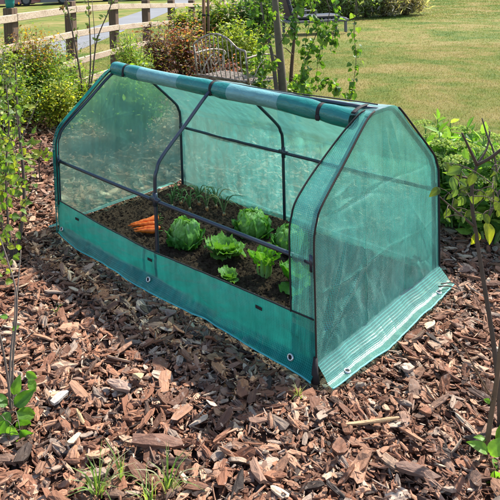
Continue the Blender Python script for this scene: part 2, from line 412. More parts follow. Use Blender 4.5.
def rot_mats(yaw_, tx, ty):
    cz, sz, cx, sx, cy, sy = np.cos(yaw_), np.sin(yaw_), np.cos(tx), np.sin(tx), np.cos(ty), np.sin(ty)
    z0, o1 = np.zeros_like(cz), np.ones_like(cz)
    Rz = np.stack([cz, -sz, z0, sz, cz, z0, z0, z0, o1], -1).reshape(-1, 3, 3)
    Rx = np.stack([o1, z0, z0, z0, cx, -sx, z0, sx, cx], -1).reshape(-1, 3, 3)
    Ry = np.stack([cy, z0, sy, z0, o1, z0, -sy, z0, cy], -1).reshape(-1, 3, 3)
    return Rz@Ry@Rx
def scatter_chips(mb, pos, length, tiltsd, full, seeds, cols=None, flat=1.0):
    n = len(pos); var = rng.integers(0, len(seeds), n)
    R = rot_mats(rng.uniform(0, 2*PI, n), rng.normal(0, tiltsd, n), rng.normal(0, tiltsd, n))
    if cols is None: cols = CHIP_COLS[rng.choice(len(CHIP_COLS), n, p=CHIP_P)]*rng.uniform(.8, 1.45, (n, 1))
    sw = rng.uniform(.8, 1.25, n); sh = rng.uniform(.7, 1.5, n)*flat
    for k, sd in enumerate(seeds):
        T, F = chip_template(sd, full); ii = np.where(var == k)[0]
        if not len(ii): continue
        sc = np.stack([length[ii], length[ii]*sw[ii], length[ii]*sh[ii]], 1)
        L = T[None]*sc[:, None]
        W = np.einsum('nij,nkj->nki', R[ii], L)+pos[ii][:, None]
        Fa = (F[None]+(np.arange(len(ii))*len(T))[:, None, None]).reshape(-1, 3)
        st = (L+rng.uniform(-5, 5, (len(ii), 1, 3)))
        mb.add(W.reshape(-1, 3), Fa, np.repeat(cols[ii], len(T), 0), st.reshape(-1, 3))
def cam_depth(x, y): return (x-CAM[0])*fw[0]+(y-CAM[1])*fw[1]+(0-CAM[2])*fw[2]
def cam_px(x, y):
    d = np.stack([x-CAM[0], y-CAM[1], np.full_like(x, -CAM[2])], -1); z = d@fw
    return PPX+F_PX*(d@RV)/z, PPY-F_PX*(d@UV)/z, z
def chip_points(n, dmin, dmax, margin=90):
    x = rng.uniform(-7, 5.5, n); y = rng.uniform(-5.5, 11.5, n)
    a, b, z = cam_px(x, y)
    ok = (z > dmin) & (z < dmax) & (a > -margin*2) & (a < 500+margin*2) & (b < 500+margin*1.5) & inpoly(x, y, bed_pts)
    ok &= ~((x > -.0) & (x < 1.80) & (y > .0) & (y < 1.02))
    return x[ok], y[ok]
mb = MB()
def layer(count, dmin, dmax, lmin, lmax, zlo, zhi, tilt, full, seeds, flat=1.):
    x, y = chip_points(int(count*12.5*17), dmin, dmax)
    L = np.clip(np.exp(rng.normal(math.log((lmin*lmax)**.5), .36, len(x))), lmin, lmax)
    z = mulch_h(x, y)+rng.uniform(zlo, zhi, len(x))
    near = np.maximum(np.maximum(-x, x-1.8), np.maximum(-y, y-1.0))
    hit = (near < .12)
    z = np.where(hit, np.minimum(z, .002), z)
    keep = ~(hit & (near < L*.33+.02))
    scatter_chips(mb, np.stack([x, y, z], 1)[keep], L[keep], tilt, full, seeds, None, flat)
layer(1700, 1.0, 4.2, .012, .034, -.006, .014, .35, False, range(40, 56))
layer(1500, 1.0, 4.2, .032, .072, -.004, .020, .25, True, range(1, 30), .8)
layer(430, 1.0, 4.2, .055, .105, .006, .030, .30, True, range(60, 80), .75)
layer(850, 1.0, 4.2, .010, .028, .012, .032, .4, False, range(120, 130), .8)
layer(1000, 1.0, 4.2, .02, .07, .004, .030, .25, False, range(300, 316))
layer(1000, 1.0, 3.2, .006, .018, .006, .03, .5, False, range(140, 150))
layer(900, 4.2, 9.0, .035, .09, -.005, .026, .30, False, range(80, 96))
# a skirt of flat chips that runs up to the hem
x = rng.uniform(-.12, 1.98, 2600); y = rng.uniform(-.14, 1.1, 2600)
near = np.maximum(np.maximum(-x, x-1.8), np.maximum(-y, y-1.0)); k = (near > .0) & (near < .13)
scatter_chips(mb, np.stack([x[k], y[k], np.full(k.sum(), -.004)], 1), rng.uniform(.03, .065, k.sum()), .07, False, range(100, 110), None, .6)
tag(mb.build('bark_mulch', BARK), 'reddish brown bark chips covering the planting bed', 'mulch', kind='stuff')
# some pieces that stand out
def bark_piece(a, b, L, wid, yaw_, col, label, seed, z=.035, tilt=.1, name='bark_piece'):
    T, F = chip_template(seed); T = T.copy(); T[:, 1] *= wid/(np.ptp(T[:, 1])+1e-6)/1.0
    T[:, 0] *= L/np.ptp(T[:, 0]); T[:, 2] *= max(wid*.55, .012)/np.ptp(T[:, 2])
    p = G(a, b, z); o = thing(name, (p[0], p[1], z), label, 'bark piece' if name == 'bark_piece' else 'wood splinter')
    R = rot_mats(np.array([yaw_]), np.array([tilt*.5]), np.array([tilt]))[0]
    m_ = MB(); m_.add(T@R.T+p, F, col, T+seed)
    q = m_.build(name, BARK); bpy.data.objects.remove(o)
    q.data.transform(Matrix.Translation(-Vector(p))); q.location = p
    tag(q, label, 'bark piece' if name == 'bark_piece' else 'wood splinter')
def img_yaw(ang): v = RV*math.cos(ang)+np.array([fw[0], fw[1], 0])*math.sin(ang); return math.atan2(v[1], v[0])
bark_piece(157, 440, .17, .05, img_yaw(-.05), (.17, .085, .055), 'large dark brown bark piece lying across the mulch above the grass tufts', 3)
bark_piece(60, 397, .085, .03, img_yaw(1.0), (.42, .38, .33), 'pale grey bark flake right of the green seedling at lower left', 5)
bark_piece(138, 376, .085, .034, img_yaw(1.3), (.46, .30, .17), 'pointed tan bark flake standing up in front of the long front panel', 8, .045, .5)
bark_piece(80, 415, .09, .014, img_yaw(2.0), (.47, .30, .15), 'thin tan wood splinter between the grey flake and the grass', 9, .04, .1, 'wood_splinter')
bark_piece(74, 438, .06, .02, img_yaw(1.0), (.55, .42, .28), 'short cream wood splinter near the bottom left corner', 11, .04, .1, 'wood_splinter')
bark_piece(372, 421, .19, .013, img_yaw(.15), (.45, .30, .16), 'long tan wood splinter lying flat in front of the right end panel', 12, .04, .03, 'wood_splinter')
bark_piece(407, 366, .055, .04, img_yaw(.3), (.50, .36, .26), 'rounded pale bark chip just beyond the right hem', 14)
bark_piece(418, 470, .13, .045, img_yaw(-.35), (.15, .085, .06), 'long dark bark strip at the bottom beside the right sapling', 17)
bark_piece(120, 385, .10, .04, img_yaw(-.3), (.3, .2, .15), 'pinkish brown bark slab in the middle of the front mulch', 20)

# ------------------------------------------------------------------ lawn grass
def grass_field(n, dmin, dmax, h, w):
    far = 1 if dmin > 11 else 0
    x = rng.uniform(-14, 8, n); y = rng.uniform(1.5, 15+14*far, n)
    a, b, z = cam_px(x, y)
    inb = inpoly(x, y, bed_pts)
    ok = (z > dmin) & (z < dmax) & (a > -260) & (a < 980) & ~inb & (((x-FA[0])*FN[0]+(y-FA[1])*FN[1]) > -3.)
    x, y = x[ok], y[ok]; n = len(x)
    th = rng.uniform(0, 2*PI, n); H = h*rng.uniform(.5, 1.3, n); W = w*rng.uniform(.7, 1.4, n)
    lean = rng.uniform(.2, 1.1, n)*H; ld = rng.uniform(0, 2*PI, n)
    B = np.stack([x, y, np.full(n, -.03)], 1); s = np.stack([np.cos(th), np.sin(th), np.zeros(n)], 1)*W[:, None]/2
    mid = B+np.stack([np.cos(ld)*lean*.35, np.sin(ld)*lean*.35, H*.6], 1)
    tip = B+np.stack([np.cos(ld)*lean, np.sin(ld)*lean, H], 1)
    V = np.stack([B-s, B+s, mid+s*.8, mid-s*.8, tip], 1)
    i = np.arange(n)[:, None]*5
    Q = i+np.array([0, 1, 2, 3]); T = i+np.array([3, 2, 4])
    c = np.repeat(rng.uniform(.95, 1.45, (n, 1))*np.array([1, 1, 1])*(1+rng.uniform(-.12, .12, (n, 3))), 5, 0)
    return V.reshape(-1, 3), Q, T, c
mb = MB()
for n, d0, d1, h, w in ((1000000, 3.5, 7.5, .017, .0032), (560000, 7.5, 11.5, .018, .0045), (240000, 11.5, 17, .02, .008), (280000, 17, 28, .022, .012)):
    V, Q, T, c = grass_field(n, d0, d1, h, w); base = mb.n; mb.add(V, Q, c)
    mb.f[3].append(T+base); mb.m[3].append(np.zeros(len(T), np.int32))
tag(mb.build('lawn_grass', BLADE), 'short dry lawn grass, straw yellow with green patches', 'grass', kind='stuff')

# ------------------------------------------------------------------ the cloche
CL = thing('garden_cloche', (.9, .5, 0), 'green mesh mini greenhouse tunnel with its front door rolled up over the salad bed', 'cloche')
CL['_w'] = [.9, .5, 0.]
PROF = np.array([(0, -.02), (0, .30), (0, .535), (.015, .595), (.05, .65), (.22, .78), (.37, .898), (.43, .928), (.50, .933), (.59, .928), (.65, .90), (.80, .775), (.965, .635), (1.0, .585), (1.018, .53), (1.02, .3), (1.02, -.02)])
prof = smooth_path(PROF, 5)
ps = np.concatenate([[0], np.cumsum(np.linalg.norm(np.diff(prof, axis=0), axis=1))])
def prof_at(s): return np.stack([np.interp(s, ps, prof[:, 0]), np.interp(s, ps, prof[:, 1])], -1)
def prof_n(s):
    d = prof_at(np.minimum(s+.004, ps[-1]))-prof_at(np.maximum(s-.004, 0)); d /= np.linalg.norm(d, axis=-1)[..., None]+1e-9
    return np.stack([-d[..., 1], d[..., 0]], -1)      # outward (front: -y)
def hoop_shift(x): return .022*np.clip((x-.9)/.9, 0, 1)*0+.0*x
for hx, lean in ((.012, .03), (.9, 0), (1.79, 0)):
    m_ = MB(); yy = prof[:, 0]; zz = prof[:, 1]
    tube(m_, np.stack([hx+lean*np.clip((zz-.55)/.4, 0, 1), yy, zz], 1), .0095, 10)
    o = m_.build('hoop', TUBE, CL, True)
def bar(p, q, r=.0095, name='cross_bar', n=12, sag=0):
    m_ = MB(); t = np.linspace(0, 1, n)[:, None]; P = np.array(p)*(1-t)+np.array(q)*t; P[:, 2] -= sag*np.sin(t[:, 0]*PI)
    tube(m_, P, r, 10); return m_.build(name, TUBE, CL, True)
fb = bar((.012, -.003, .452), (1.79, -.003, .452), name='front_bar', sag=.006)
bb = bar((.012, 1.023, .452), (1.79, 1.023, .452), name='back_bar', sag=.004)
rb = bar((.03, .49, .942), (1.79, .49, .942), name='ridge_bar')
for hx in (.012, .9, 1.79):      # tube connectors
    for (y, bp) in ((-.003, fb), (1.023, bb)):
        m_ = MB(); tube(m_, [(max(hx-.03, .002), y, .4525), (min(hx+.03, 1.797), y, .4525)], .0124, 10); tube(m_, [(hx, y, .42), (hx, y, .485)], .0128, 10)
        c_ = m_.build('connector', TUBE, CL, True)

def grid(mb, nu, nv, fn, mi=0, uvf=None):
    u, v = np.meshgrid(np.linspace(0, 1, nu), np.linspace(0, 1, nv), indexing='ij')
    P, st = fn(u, v)
    i = np.arange(nu*nv).reshape(nu, nv)
    q = np.stack([i[:-1, :-1], i[1:, :-1], i[1:, 1:], i[:-1, 1:]], -1).reshape(-1, 4)
    mb.add(P.reshape(-1, 3), q, (.5, .5, .5), st.reshape(-1, 3), mi); return P
def wr(a, b, sc, seed, o=4): return (fbm(np.stack([a*sc, b*sc, np.zeros_like(a)], -1), o, seed)-.5)*2

HEM = {}
def creases(a, b, lines):
    h = np.zeros_like(a)
    for (x0, y0, ang, L, w, amp) in lines:
        c, sn = math.cos(ang), math.sin(ang); t = (a-x0)*c+(b-y0)*sn; d = -(a-x0)*sn+(b-y0)*c+.012*np.sin(t*9+x0*20)
        f = np.clip(t/.05, 0, 1)*np.clip((L-t)/(.5*L), 0, 1)
        h = h+amp*f*np.exp(-np.abs(d)/w)
    return h
def fan(r, n, x0, y0, a0, a1, Lr, amp): return [(x0+r.normal(0, .03), y0+r.normal(0, .03), r.uniform(a0, a1), r.uniform(*Lr), r.uniform(.006, .014), r.choice([-1, 1])*amp*r.uniform(.5, 1)) for k in range(n)]
# end panels with a skirt that turns out onto the ground
def end_panel(side, sd):
    x0 = -.004 if side < 0 else 1.806; m_ = MB(); r = np.random.default_rng(sd)
    LN = fan(r, 9, .05, .10, .35, 1.3, (.25, .6), .008)+fan(r, 5, .97, .10, 1.9, 2.8, (.2, .5), .007)+fan(r, 5, .12, .62, -.5, .4, (.2, .5), .005)+fan(r, 4, .5, .88, -2.2, -.9, (.2, .5), .006)+[(.34, 0, PI/2, 1.0, .005, .005), (.68, 0, PI/2, 1.0, .005, -.005), (0, .33, 0, 1.1, .005, .004), (0, .62, 0, 1.1, .005, -.004)]
    def fn(u, v):
        y = -.012+u*(1.02+.024); yy = np.clip(y, 0, 1.02)
        half = len(prof)//2
        zmax = np.where(yy < .5, np.interp(yy, np.maximum.accumulate(prof[:half+1, 0]+np.arange(half+1)*1e-6), prof[:half+1, 1]), np.interp(yy, prof[half:, 0]+np.arange(len(prof)-half)*1e-6, prof[half:, 1]))
        zmax = np.maximum(zmax, .55)+.012
        zb = .05
        vs = (v-.14)/.86
        z = np.where(v > .14, zb+(zmax-zb)*np.clip(vs, 0, 1), 0)
        fl = np.clip(1-v/.14, 0, 1)                            # 0 wall .. 1 outer hem
        out = .018*np.clip(fl*3, 0, 1)+.055*fl+.022*fl*np.sin(PI*u)
        z = np.where(v <= .14, .05*(1-np.clip(fl*1.5, 0, 1))**1.6+.026+.006*.15*wr(y, fl*.3, 4, sd+3)*fl, z+.026*np.clip(1-vs*8, 0, 1))
        bulge = .012*np.sin(PI*np.clip(u, 0, 1))*np.sin(PI*np.clip(vs, 0, 1))*(v > .14)
        w1 = wr(y*1.2, z*.7, 5, sd)*.010+wr(y+z*.4, z*.45-y*.4, 12, sd+9)*.004
        edge = np.clip(np.minimum(u, 1-u)*14, 0, 1)*np.clip((1-v)*10, 0, 1)
        low = np.clip((.35-z)/.3, 0, 1)*np.clip((v-.14)*8, 0, 1)
        fold = low*wr(y*2.0+z*1.2, z*.5, 9, sd+5)*.012
        x = x0+side*(out*(1+.2*wr(y, fl*0, 1.3, sd+7))+bulge+edge*(w1+fold+creases(y, z, LN)*(v > .15))+fl*.01*u)
        stretch = y*(1+0*fl)+np.where(fl > 0, -.03*fl*u-.02*fl*(1-u), 0)
        return np.stack([x, stretch, z], -1), np.stack([y, np.where(fl > 0, -fl*.1, z), 0*u], -1)
    P = grid(m_, 200, 190, fn); HEM[side] = P[:, 0]; HEM[side*2] = P
    return m_
end_panel(1, 20).build('end_panel', FAB_END, CL, True)
end_panel(-1, 50).build('end_panel', FAB_FAR, CL, True)

_r = np.random.default_rng(77); CRB = []
for hx in (.0, .9, 1.8):
    for sz in (.3, .62, 1.1): CRB += fan(_r, 4, hx, sz, -.9, .9, (.2, .55), .007)+fan(_r, 4, hx, sz, PI-.9, PI+.9, (.2, .55), .007)
CRB += [(.45, 0, PI/2, 2, .005, .004), (1.35, 0, PI/2, 2, .005, -.004), (0, .95, 0, 2, .006, .004)]
_r = np.random.default_rng(78); CRF = fan(_r, 26, 0, 0, -.9, .9, (.1, .3), .004); CRF = [(_r.uniform(0, 1.7), _r.uniform(0, .2), a_, L_, .006, h_) for (_, _, a_, L_, w_, h_) in CRF]
def cover_strip(xa, xb, sa, sb, nu, nv, off, sag, sd, amp=.004):
    m_ = MB()
    def fn(u, v):
        A = xa(v) if callable(xa) else xa; B = xb(v) if callable(xb) else xb
        x = A+u*(B-A); s = sa+v*(sb-sa); p = prof_at(s); n = prof_n(s)
        h = np.abs(np.sin(PI*x/.9))                            # zero at the hoops
        d = off-sag*h+creases(x, s, CRB)*np.clip(h*3, 0, 1)+amp*wr(x, s, 6, sd)+amp*.6*wr(x*.6+s, s*.6-x, 14, sd+4)
        return np.stack([x, p[..., 0]+n[..., 0]*d, p[..., 1]+n[..., 1]*d], -1), np.stack([x, s, 0*u], -1)
    P = grid(m_, nu, nv, fn); return m_, P
s_of = lambda y, z: ps[np.argmin((prof[:, 0]-y)**2+(prof[:, 1]-z)**2)]
S_TOP = s_of(.42, .925); S_SHO = s_of(0, .535); S_END = ps[-1]-.05
m_, P = cover_strip(-.004, 1.806, S_TOP-.02, S_END, 300, 170, .013, .016, 31, .006); m_.build('back_panel', FAB_BACK, CL, True)
# bottom hem of the back panel
m_ = MB()
def fn(u, v):
    x = -.01+u*1.826; f = v
    return np.stack([x, 1.033+f*.09+.01*wr(x, 0*f, 3, 4)*f, .035*(1-f)+.024+.008*wr(x, f, 6, 77)*f], -1), np.stack([x, f*.1, 0*u], -1)
grid(m_, 80, 8, fn); m_.build('back_skirt', FAB_BACK, CL, True)
# strips left and right of the door
zr = lambda v: 1.70+.07*np.clip((v-.42)/.58, 0, 1)**2
m_, P = cover_strip(zr, 1.804, .21, S_TOP+.02, 14, 60, .014, 0, 41, .004); m_.build('side_strip', FAB_END, CL, True)
zl = lambda v: .034+0*v
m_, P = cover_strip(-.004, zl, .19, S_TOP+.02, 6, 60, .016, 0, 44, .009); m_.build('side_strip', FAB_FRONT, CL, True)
# front panel below the door, flaring to its hem
ZT = lambda x: np.interp(x, [0, .45, .85, 1.3, 1.806], [.192, .172, .166, .193, .218])
m_ = MB()
def front_pt(x, v):
    zt = ZT(x); f = np.clip((v-.72)/.28, 0, 1)
    z = zt*(1-v)+.022+.012*wr(x, f, 4, 61)*f
    hem = np.interp(x, [0, .07, .3, .9, 1.4, 1.806], [.012, .03, .05, .056, .03, .045])
    y = -.013-hem*f**1.5-.012*np.sin(PI*v)*np.abs(np.sin(PI*x/.9))-.005*wr(x, v*.3, 5, 62)*np.clip(v*5, 0, 1)-.004*wr(x+v*.3, v*.3-x*.2, 16, 63)+creases(x, v*.2, CRF)*np.clip(v*6, 0, 1)*np.clip((1-v)*6, 0, 1)
    return x, y, z
def fn(u, v):
    x = -.004+u*1.812; X, Y, Z = front_pt(x, v)
    return np.stack([X+.02*(1-u)*v, Y, Z], -1), np.stack([x, v*.22, 0*u], -1)
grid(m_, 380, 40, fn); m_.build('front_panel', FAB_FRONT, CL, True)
for sd_ in (1, -1):
    m_ = MB(); tube(m_, HEM[sd_]+np.array([0, 0, .001]), .003, 6, (.16, .50, .46)); m_.build('hem_cord', HEMM, CL, True)
# hem rope, a paler edge
m_ = MB(); xs = np.linspace(0, 1.81, 90); X, Y, Z = front_pt(xs, np.ones_like(xs)); tube(m_, np.stack([X+.02*(1-xs/1.81), Y-.002, Z], 1), .0035, 6, (.10, .42, .40)); m_.build('hem_cord', HEMM, CL, True)
# dark bindings and zips
def prof_line(x, s0, s1, off, n=50):
    s = np.linspace(s0, s1, n); p = prof_at(s); nn = prof_n(s)
    xx = x(np.linspace(0, 1, n)) if callable(x) else np.full(n, x)
    return np.stack([xx, p[:, 0]+nn[:, 0]*off, p[:, 1]+nn[:, 1]*off], 1)
DK = (.022, .018, .018)
def binding(name, path, r=.0055, flat=.6, col=DK):
    m_ = MB(); tube(m_, path, r, 6, col, flat=flat); return m_.build(name, BIND, CL, True)
xs = np.linspace(.03, 1.80, 80); X, Y, Z = front_pt(xs, np.zeros_like(xs)); binding('zip', np.stack([X, Y-.004, Z+.002], 1), .005)
binding('zip', prof_line(zr, .254, S_TOP+.01, .020), .0052)
binding('zip', prof_line(zl, .212, S_TOP+.01, .022), .005)
binding('seam', prof_line(1.808, .02, S_TOP+.02, .018), .0045, .8, (.03, .02, .016))
binding('seam', prof_line(-.007, .02, S_TOP+.02, .018), .004, .8, (.02, .20, .18))
binding('seam', prof_line(1.808, S_TOP+.22, S_END, .018), .0055, .8)
binding('seam', prof_line(-.007, S_TOP+.02, S_END, .016), .004)
xs = np.linspace(.02, 1.78, 60); binding('seam', np.stack([xs, .505+.012*np.sin(xs*5), .958-.006*np.sin(xs*PI/.9)**2], 1), .0045)
# the rolled door along the ridge
AX = np.array([(.03, .445, .955), (.30, .44, .945), (.674, .437, .934), (1.075, .435, .928), (1.436, .432, .915), (1.715, .43, .898)])
ax = smooth_path(AX, 14); nrg = len(ax)
m_ = MB(); bounds = [.30, .66, 1.03, 1.33]
n = 26; ang = np.arange(n)*2*PI/n
axd = np.gradient(ax, axis=0); axd /= np.linalg.norm(axd, axis=1)[:, None]
straps = [.16, .9, 1.56]
Vr = []; stv = []
for i in range(nrg):
    N1 = np.cross(axd[i], [0, 0, 1.]); N1 /= np.linalg.norm(N1); N2 = np.cross(N1, axd[i])
    pinch = min(1, min(abs(ax[i][0]-s) for s in straps)/.06)
    R_ = .043*(.82+.18*pinch**.7)*(1+.05*np.sin(ax[i][0]*9))
    nz = fbm(np.stack([np.full(n, ax[i][0]*4), np.cos(ang)*1.2, np.sin(ang)*1.2], 1), 3, 8)-.5
    rad = R_*(1+.26*nz)*(1-.06*np.sin(ang))*(1+.05*((ang/(2*PI)+.62+.02*np.sin(ax[i][0]*5)) % 1)-.025)
    Vr.append(ax[i]+rad[:, None]*(np.cos(ang)[:, None]*N1+np.sin(ang)[:, None]*N2)); stv.append(np.stack([np.full(n, ax[i][0]), ang*.043, 0*ang], 1))
Vr = np.array(Vr); 
for i in range(nrg-1):
    mid = (ax[i][0]+ax[i+1][0])/2; k = sum(mid > b for b in bounds); mi = 1 if k in (1, 3) else 0
    a_ = np.vstack([Vr[i], Vr[i+1]]); j = np.arange(n); m_.add(a_, np.stack([j, (j+1) % n, n+(j+1) % n, n+j], 1), (.5, .5, .5), np.vstack([stv[i], stv[i+1]]), mi)
for ring, cdir in ((0, -1), (nrg-1, 1)):          # layers of the roll seen at its ends
    c0 = ax[ring]; fr = [1, .86, .80, .64, .58, .42, .36, .2, .0]; dep = [0, 0, -.012, -.012, -.002, -.002, -.014, -.014, -.02]
    pr = None; base = []
    for f_, d_ in zip(fr, dep): base.append(c0+(Vr[ring]-c0)*f_+axd[ring]*cdir*d_)
    V = np.vstack(base); Fq = []
    for r_ in range(len(fr)-1):
        for j in range(n): Fq.append((r_*n+j, r_*n+(j+1) % n, (r_+1)*n+(j+1) % n, (r_+1)*n+j))
    m_.add(V, Fq, (.5, .5, .5), V*1.0, 2)
ROLL_END, nt, out = mat('roll_end'); pbsdf(nt, out, (.02, .045, .045), .6)
roll = m_.build('rolled_door', [ROLL_TEAL, ROLL_BLUE, ROLL_END], CL, True)
for sx in straps:
    m_ = MB(); i = np.argmin(abs(ax[:, 0]-sx)); N1 = np.cross(axd[i], [0, 0, 1.]); N1 /= np.linalg.norm(N1); N2 = np.cross(N1, axd[i])
    rings = []
    for dx, rr_ in ((-.009, .034), (-.009, .0405), (.009, .0405), (.009, .034)):
        rings.append(ax[i]+axd[i]*dx+rr_*1.0*(np.cos(ang)[:, None]*N1+np.sin(ang)[:, None]*N2))
    V = np.vstack(rings); Fq = [(r_*n+j, r_*n+(j+1) % n, (r_+1)*n+(j+1) % n, (r_+1)*n+j) for r_ in range(3) for j in range(n)]
    m_.add(V, Fq, DK)
    box(m_, ax[i]+np.array([0, -.041, -.02]), (.022, .01, .028), 0, DK, bev=.004)
    m_.build('strap', BIND, roll, True)
binding('strap', prof_line(1.735, S_TOP-.02, S_TOP+.085, .02, 16), .011, .3)
# velcro tabs and eyelets
for x in (.225, .864, 1.542):
    m_ = MB(); z = float(ZT(x))-.022; X, Y, Z = front_pt(np.array([x]), np.array([.15])); box(m_, (x, float(Y[0])-.005, z), (.034, .004, .014), 0, DK, bev=.0015); m_.build('velcro_tab', BIND, CL)
def eyelet(p, nrm):
    nrm = np.asarray(nrm, float); nrm /= np.linalg.norm(nrm); a_ = np.cross(nrm, [0, 0, 1.]) if abs(nrm[2]) < .9 else np.array([1., 0, 0]); a_ /= np.linalg.norm(a_); b_ = np.cross(nrm, a_)
    t = np.linspace(0, 2*PI, 17)[:-1]; m_ = MB(); prof_ = [(.0075, .002), (.009, .0045), (.0125, .004), (.0145, 0)]
    V = np.vstack([np.asarray(p)+nrm*h+r*(np.cos(t)[:, None]*a_+np.sin(t)[:, None]*b_) for r, h in prof_])
    m_.add(V, [(k*16+j, k*16+(j+1) % 16, k*16+16+(j+1) % 16, k*16+16+j) for k in range(3) for j in range(16)], (.6, .6, .6))
    e = m_.build('eyelet', EYE, CL, True)
    m2 = MB(); V = np.vstack([np.asarray(p)+nrm*.0025, np.asarray(p)+nrm*.0025+.0078*(np.cos(t)[:, None]*a_+np.sin(t)[:, None]*b_)]); m2.add(V, [(0, 1+j, 1+(j+1) % 16) for j in range(16)], (.01, .01, .01)); m2.build('hole', BIND, e)
for x in (.06, .864, 1.70):
    X, Y, Z = front_pt(np.array([x]), np.array([.86])); eyelet((x, float(Y[0])-.004, float(Z[0])+.004), (0, -1, .45))
PE = HEM[2]
for iu in (22, 172):
    iv = 9; a_, b_, c_ = PE[iu, iv], PE[iu+3, iv]-PE[iu-3, iv], PE[iu, iv+3]-PE[iu, iv-3]; nv_ = np.cross(b_, c_); nv_ *= np.sign(nv_[2]); eyelet(a_+nv_/np.linalg.norm(nv_)*.0015, nv_)
for iu in (22, 172):
    a_ = HEM[-2][iu, 9]; b_, c_ = HEM[-2][iu+3, 9]-HEM[-2][iu-3, 9], HEM[-2][iu, 12]-HEM[-2][iu, 6]; nv_ = np.cross(b_, c_); nv_ *= np.sign(nv_[2]); eyelet(a_+nv_/np.linalg.norm(nv_)*.0015, nv_)
# corner loop tying the skirt
m_ = MB(); tube(m_, smooth_path([(1.868, .885, .048), (1.90, .92, .05), (1.935, .955, .035), (1.90, .965, .048), (1.87, .91, .052)], 6), .0028, 6, (.07, .05, .04)); m_.build('tie_cord', BIND, CL, True)
m_ = MB(); tube(m_, [(1.805, -.018, .10), (1.808, -.028, .05), (1.812, -.032, .012)], [.008, .013, .017], 8, DK); m_.build('corner_foot', BIND, CL, True)

# ------------------------------------------------------------------ soil bed
gx, gy = np.meshgrid(np.linspace(.02, 1.775, 420), np.linspace(.012, 1.005, 250), indexing='ij')
def soil_h(x, y):
    e = np.minimum(np.minimum(x-.0, 1.79-x)/.12, np.minimum(y-.0, 1.01-y)/.10)
    P = np.stack([x, y, np.zeros_like(x)], -1)
    return .03+.045*np.clip(e, 0, 1)+.030*(fbm(P*4, 3, 2)-.5)+.030*(fbm(P*16, 3, 4)-.5)+.026*(fbm(P*48, 3, 6)-.5)
mb = MB(); Zs = soil_h(gx, gy); i = np.arange(gx.size).reshape(gx.shape)
mb.add(np.stack([gx, gy, Zs], -1).reshape(-1, 3), np.stack([i[:-1, :-1], i[1:, :-1], i[1:, 1:], i[:-1, 1:]], -1).reshape(-1, 4))
n = 6000; x = rng.uniform(.04, 1.76, n); y = rng.uniform(.03, .99, n); T, F = chip_template(7); r_ = np.exp(rng.normal(-4.75, .45, n)).clip(.003, .02)
R = rot_mats(rng.uniform(0, 6.3, n), rng.uniform(0, 6.3, n), rng.uniform(0, 6.3, n)); T2 = T*np.array([1, 2.2, 5.])
W = np.einsum('nij,nkj->nki', R, T2[None]*r_[:, None, None])+np.stack([x, y, soil_h(x, y)+r_*.05], 1)[:, None]
mb.add(W.reshape(-1, 3), (F[None]+(np.arange(n)*len(T))[:, None, None]).reshape(-1, 3))
tag(mb.build('soil', SOIL, smooth=False), kind='structure')

# ------------------------------------------------------------------ leaves
def leaf_cloud(mb, pos, dirs, length, width, cols, fold=.15, droop=.2, shape='oval', nrm=None):
    """many leaves at once: pos base, dirs growth direction"""
    n = len(pos); d = dirs/(np.linalg.norm(dirs, axis=1)[:, None]+1e-9)
    up = rng.normal(0, .45, (n, 3))+np.array([0, 0, 1.]) if nrm is None else nrm
    s = np.cross(d, up); s /= np.linalg.norm(s, axis=1)[:, None]+1e-9; nn = np.cross(s, d)
    if shape == 'oval': T = np.array([(0, 0, 0), (.28, .42, 1), (.62, .44, 1), (1, 0, 0), (.62, -.44, 1), (.28, -.42, 1), (.45, 0, 0)])
    elif shape == 'heart': T = np.array([(.02, 0, 0), (.12, .5, 1), (.5, .47, 1), (1, 0, 0), (.5, -.47, 1), (.12, -.5, 1), (.45, 0, 0)])
    elif shape == 'lance': T = np.array([(0, 0, 0), (.2, .35, 1), (.55, .4, 1), (1, 0, 0), (.55, -.4, 1), (.2, -.35, 1), (.45, 0, 0)])
    Fq = np.array([(0, 6, 1), (1, 6, 2), (2, 6, 3), (3, 6, 4), (4, 6, 5), (5, 6, 0)])[:, ::-1]
    L = np.asarray(length)[:, None]; Wd = np.asarray(width)[:, None]
    P = pos[:, None]+d[:, None]*(T[None, :, 0:1]*L[:, None])+s[:, None]*(T[None, :, 1:2]*Wd[:, None])
    h = T[None, :, 2]*fold*Wd*.8-droop*(T[None, :, 0]**2)*L
    P = P+nn[:, None]*h[..., None]
    mb.add(P.reshape(-1, 3), (Fq[None]+(np.arange(n)*7)[:, None, None]).reshape(-1, 3), np.repeat(cols, 7, 0))
def big_leaf(mb, p, d, nrm, L, Wd, col, droop=.25, fold=.22, heart=False):
    d = d/np.linalg.norm(d); s = np.cross(d, nrm); s /= np.linalg.norm(s)+1e-9; n_ = np.cross(s, d)
    nu, nv = 7, 11
    u, v = np.meshgrid(np.linspace(-1, 1, nu), np.linspace(0, 1, nv), indexing='ij')
    w = (np.sin(PI*np.clip(v, 0, 1)**(.62 if heart else .8))**.8)*(1-.25*v)
    k = rng.uniform(0, 6)
    h = fold*np.abs(u)*w*Wd*.5-droop*L*v*v+.035*L*np.sin(v*9+k)*np.abs(u)*w+.02*L*np.sin(u*3+k)
    P = p+d*(L*v*(1-.12*droop*v))[..., None]+s*(u*w*Wd*.5)[..., None]+n_*h[..., None]
    c = np.tile(np.asarray(col), (nu, nv, 1)); m_ = np.exp(-(u/.12)**2)*.7+.25*np.exp(-(((v*6-np.abs(u)*1.6) % 1-.5)/.14)**2); c = c*(1+.55*m_[..., None])
    i = np.arange(nu*nv).reshape(nu, nv); q = np.stack([i[:-1, :-1], i[1:, :-1], i[1:, 1:], i[:-1, 1:]], -1).reshape(-1, 4)
    mb.add(P.reshape(-1, 3), q, c.reshape(-1, 3))
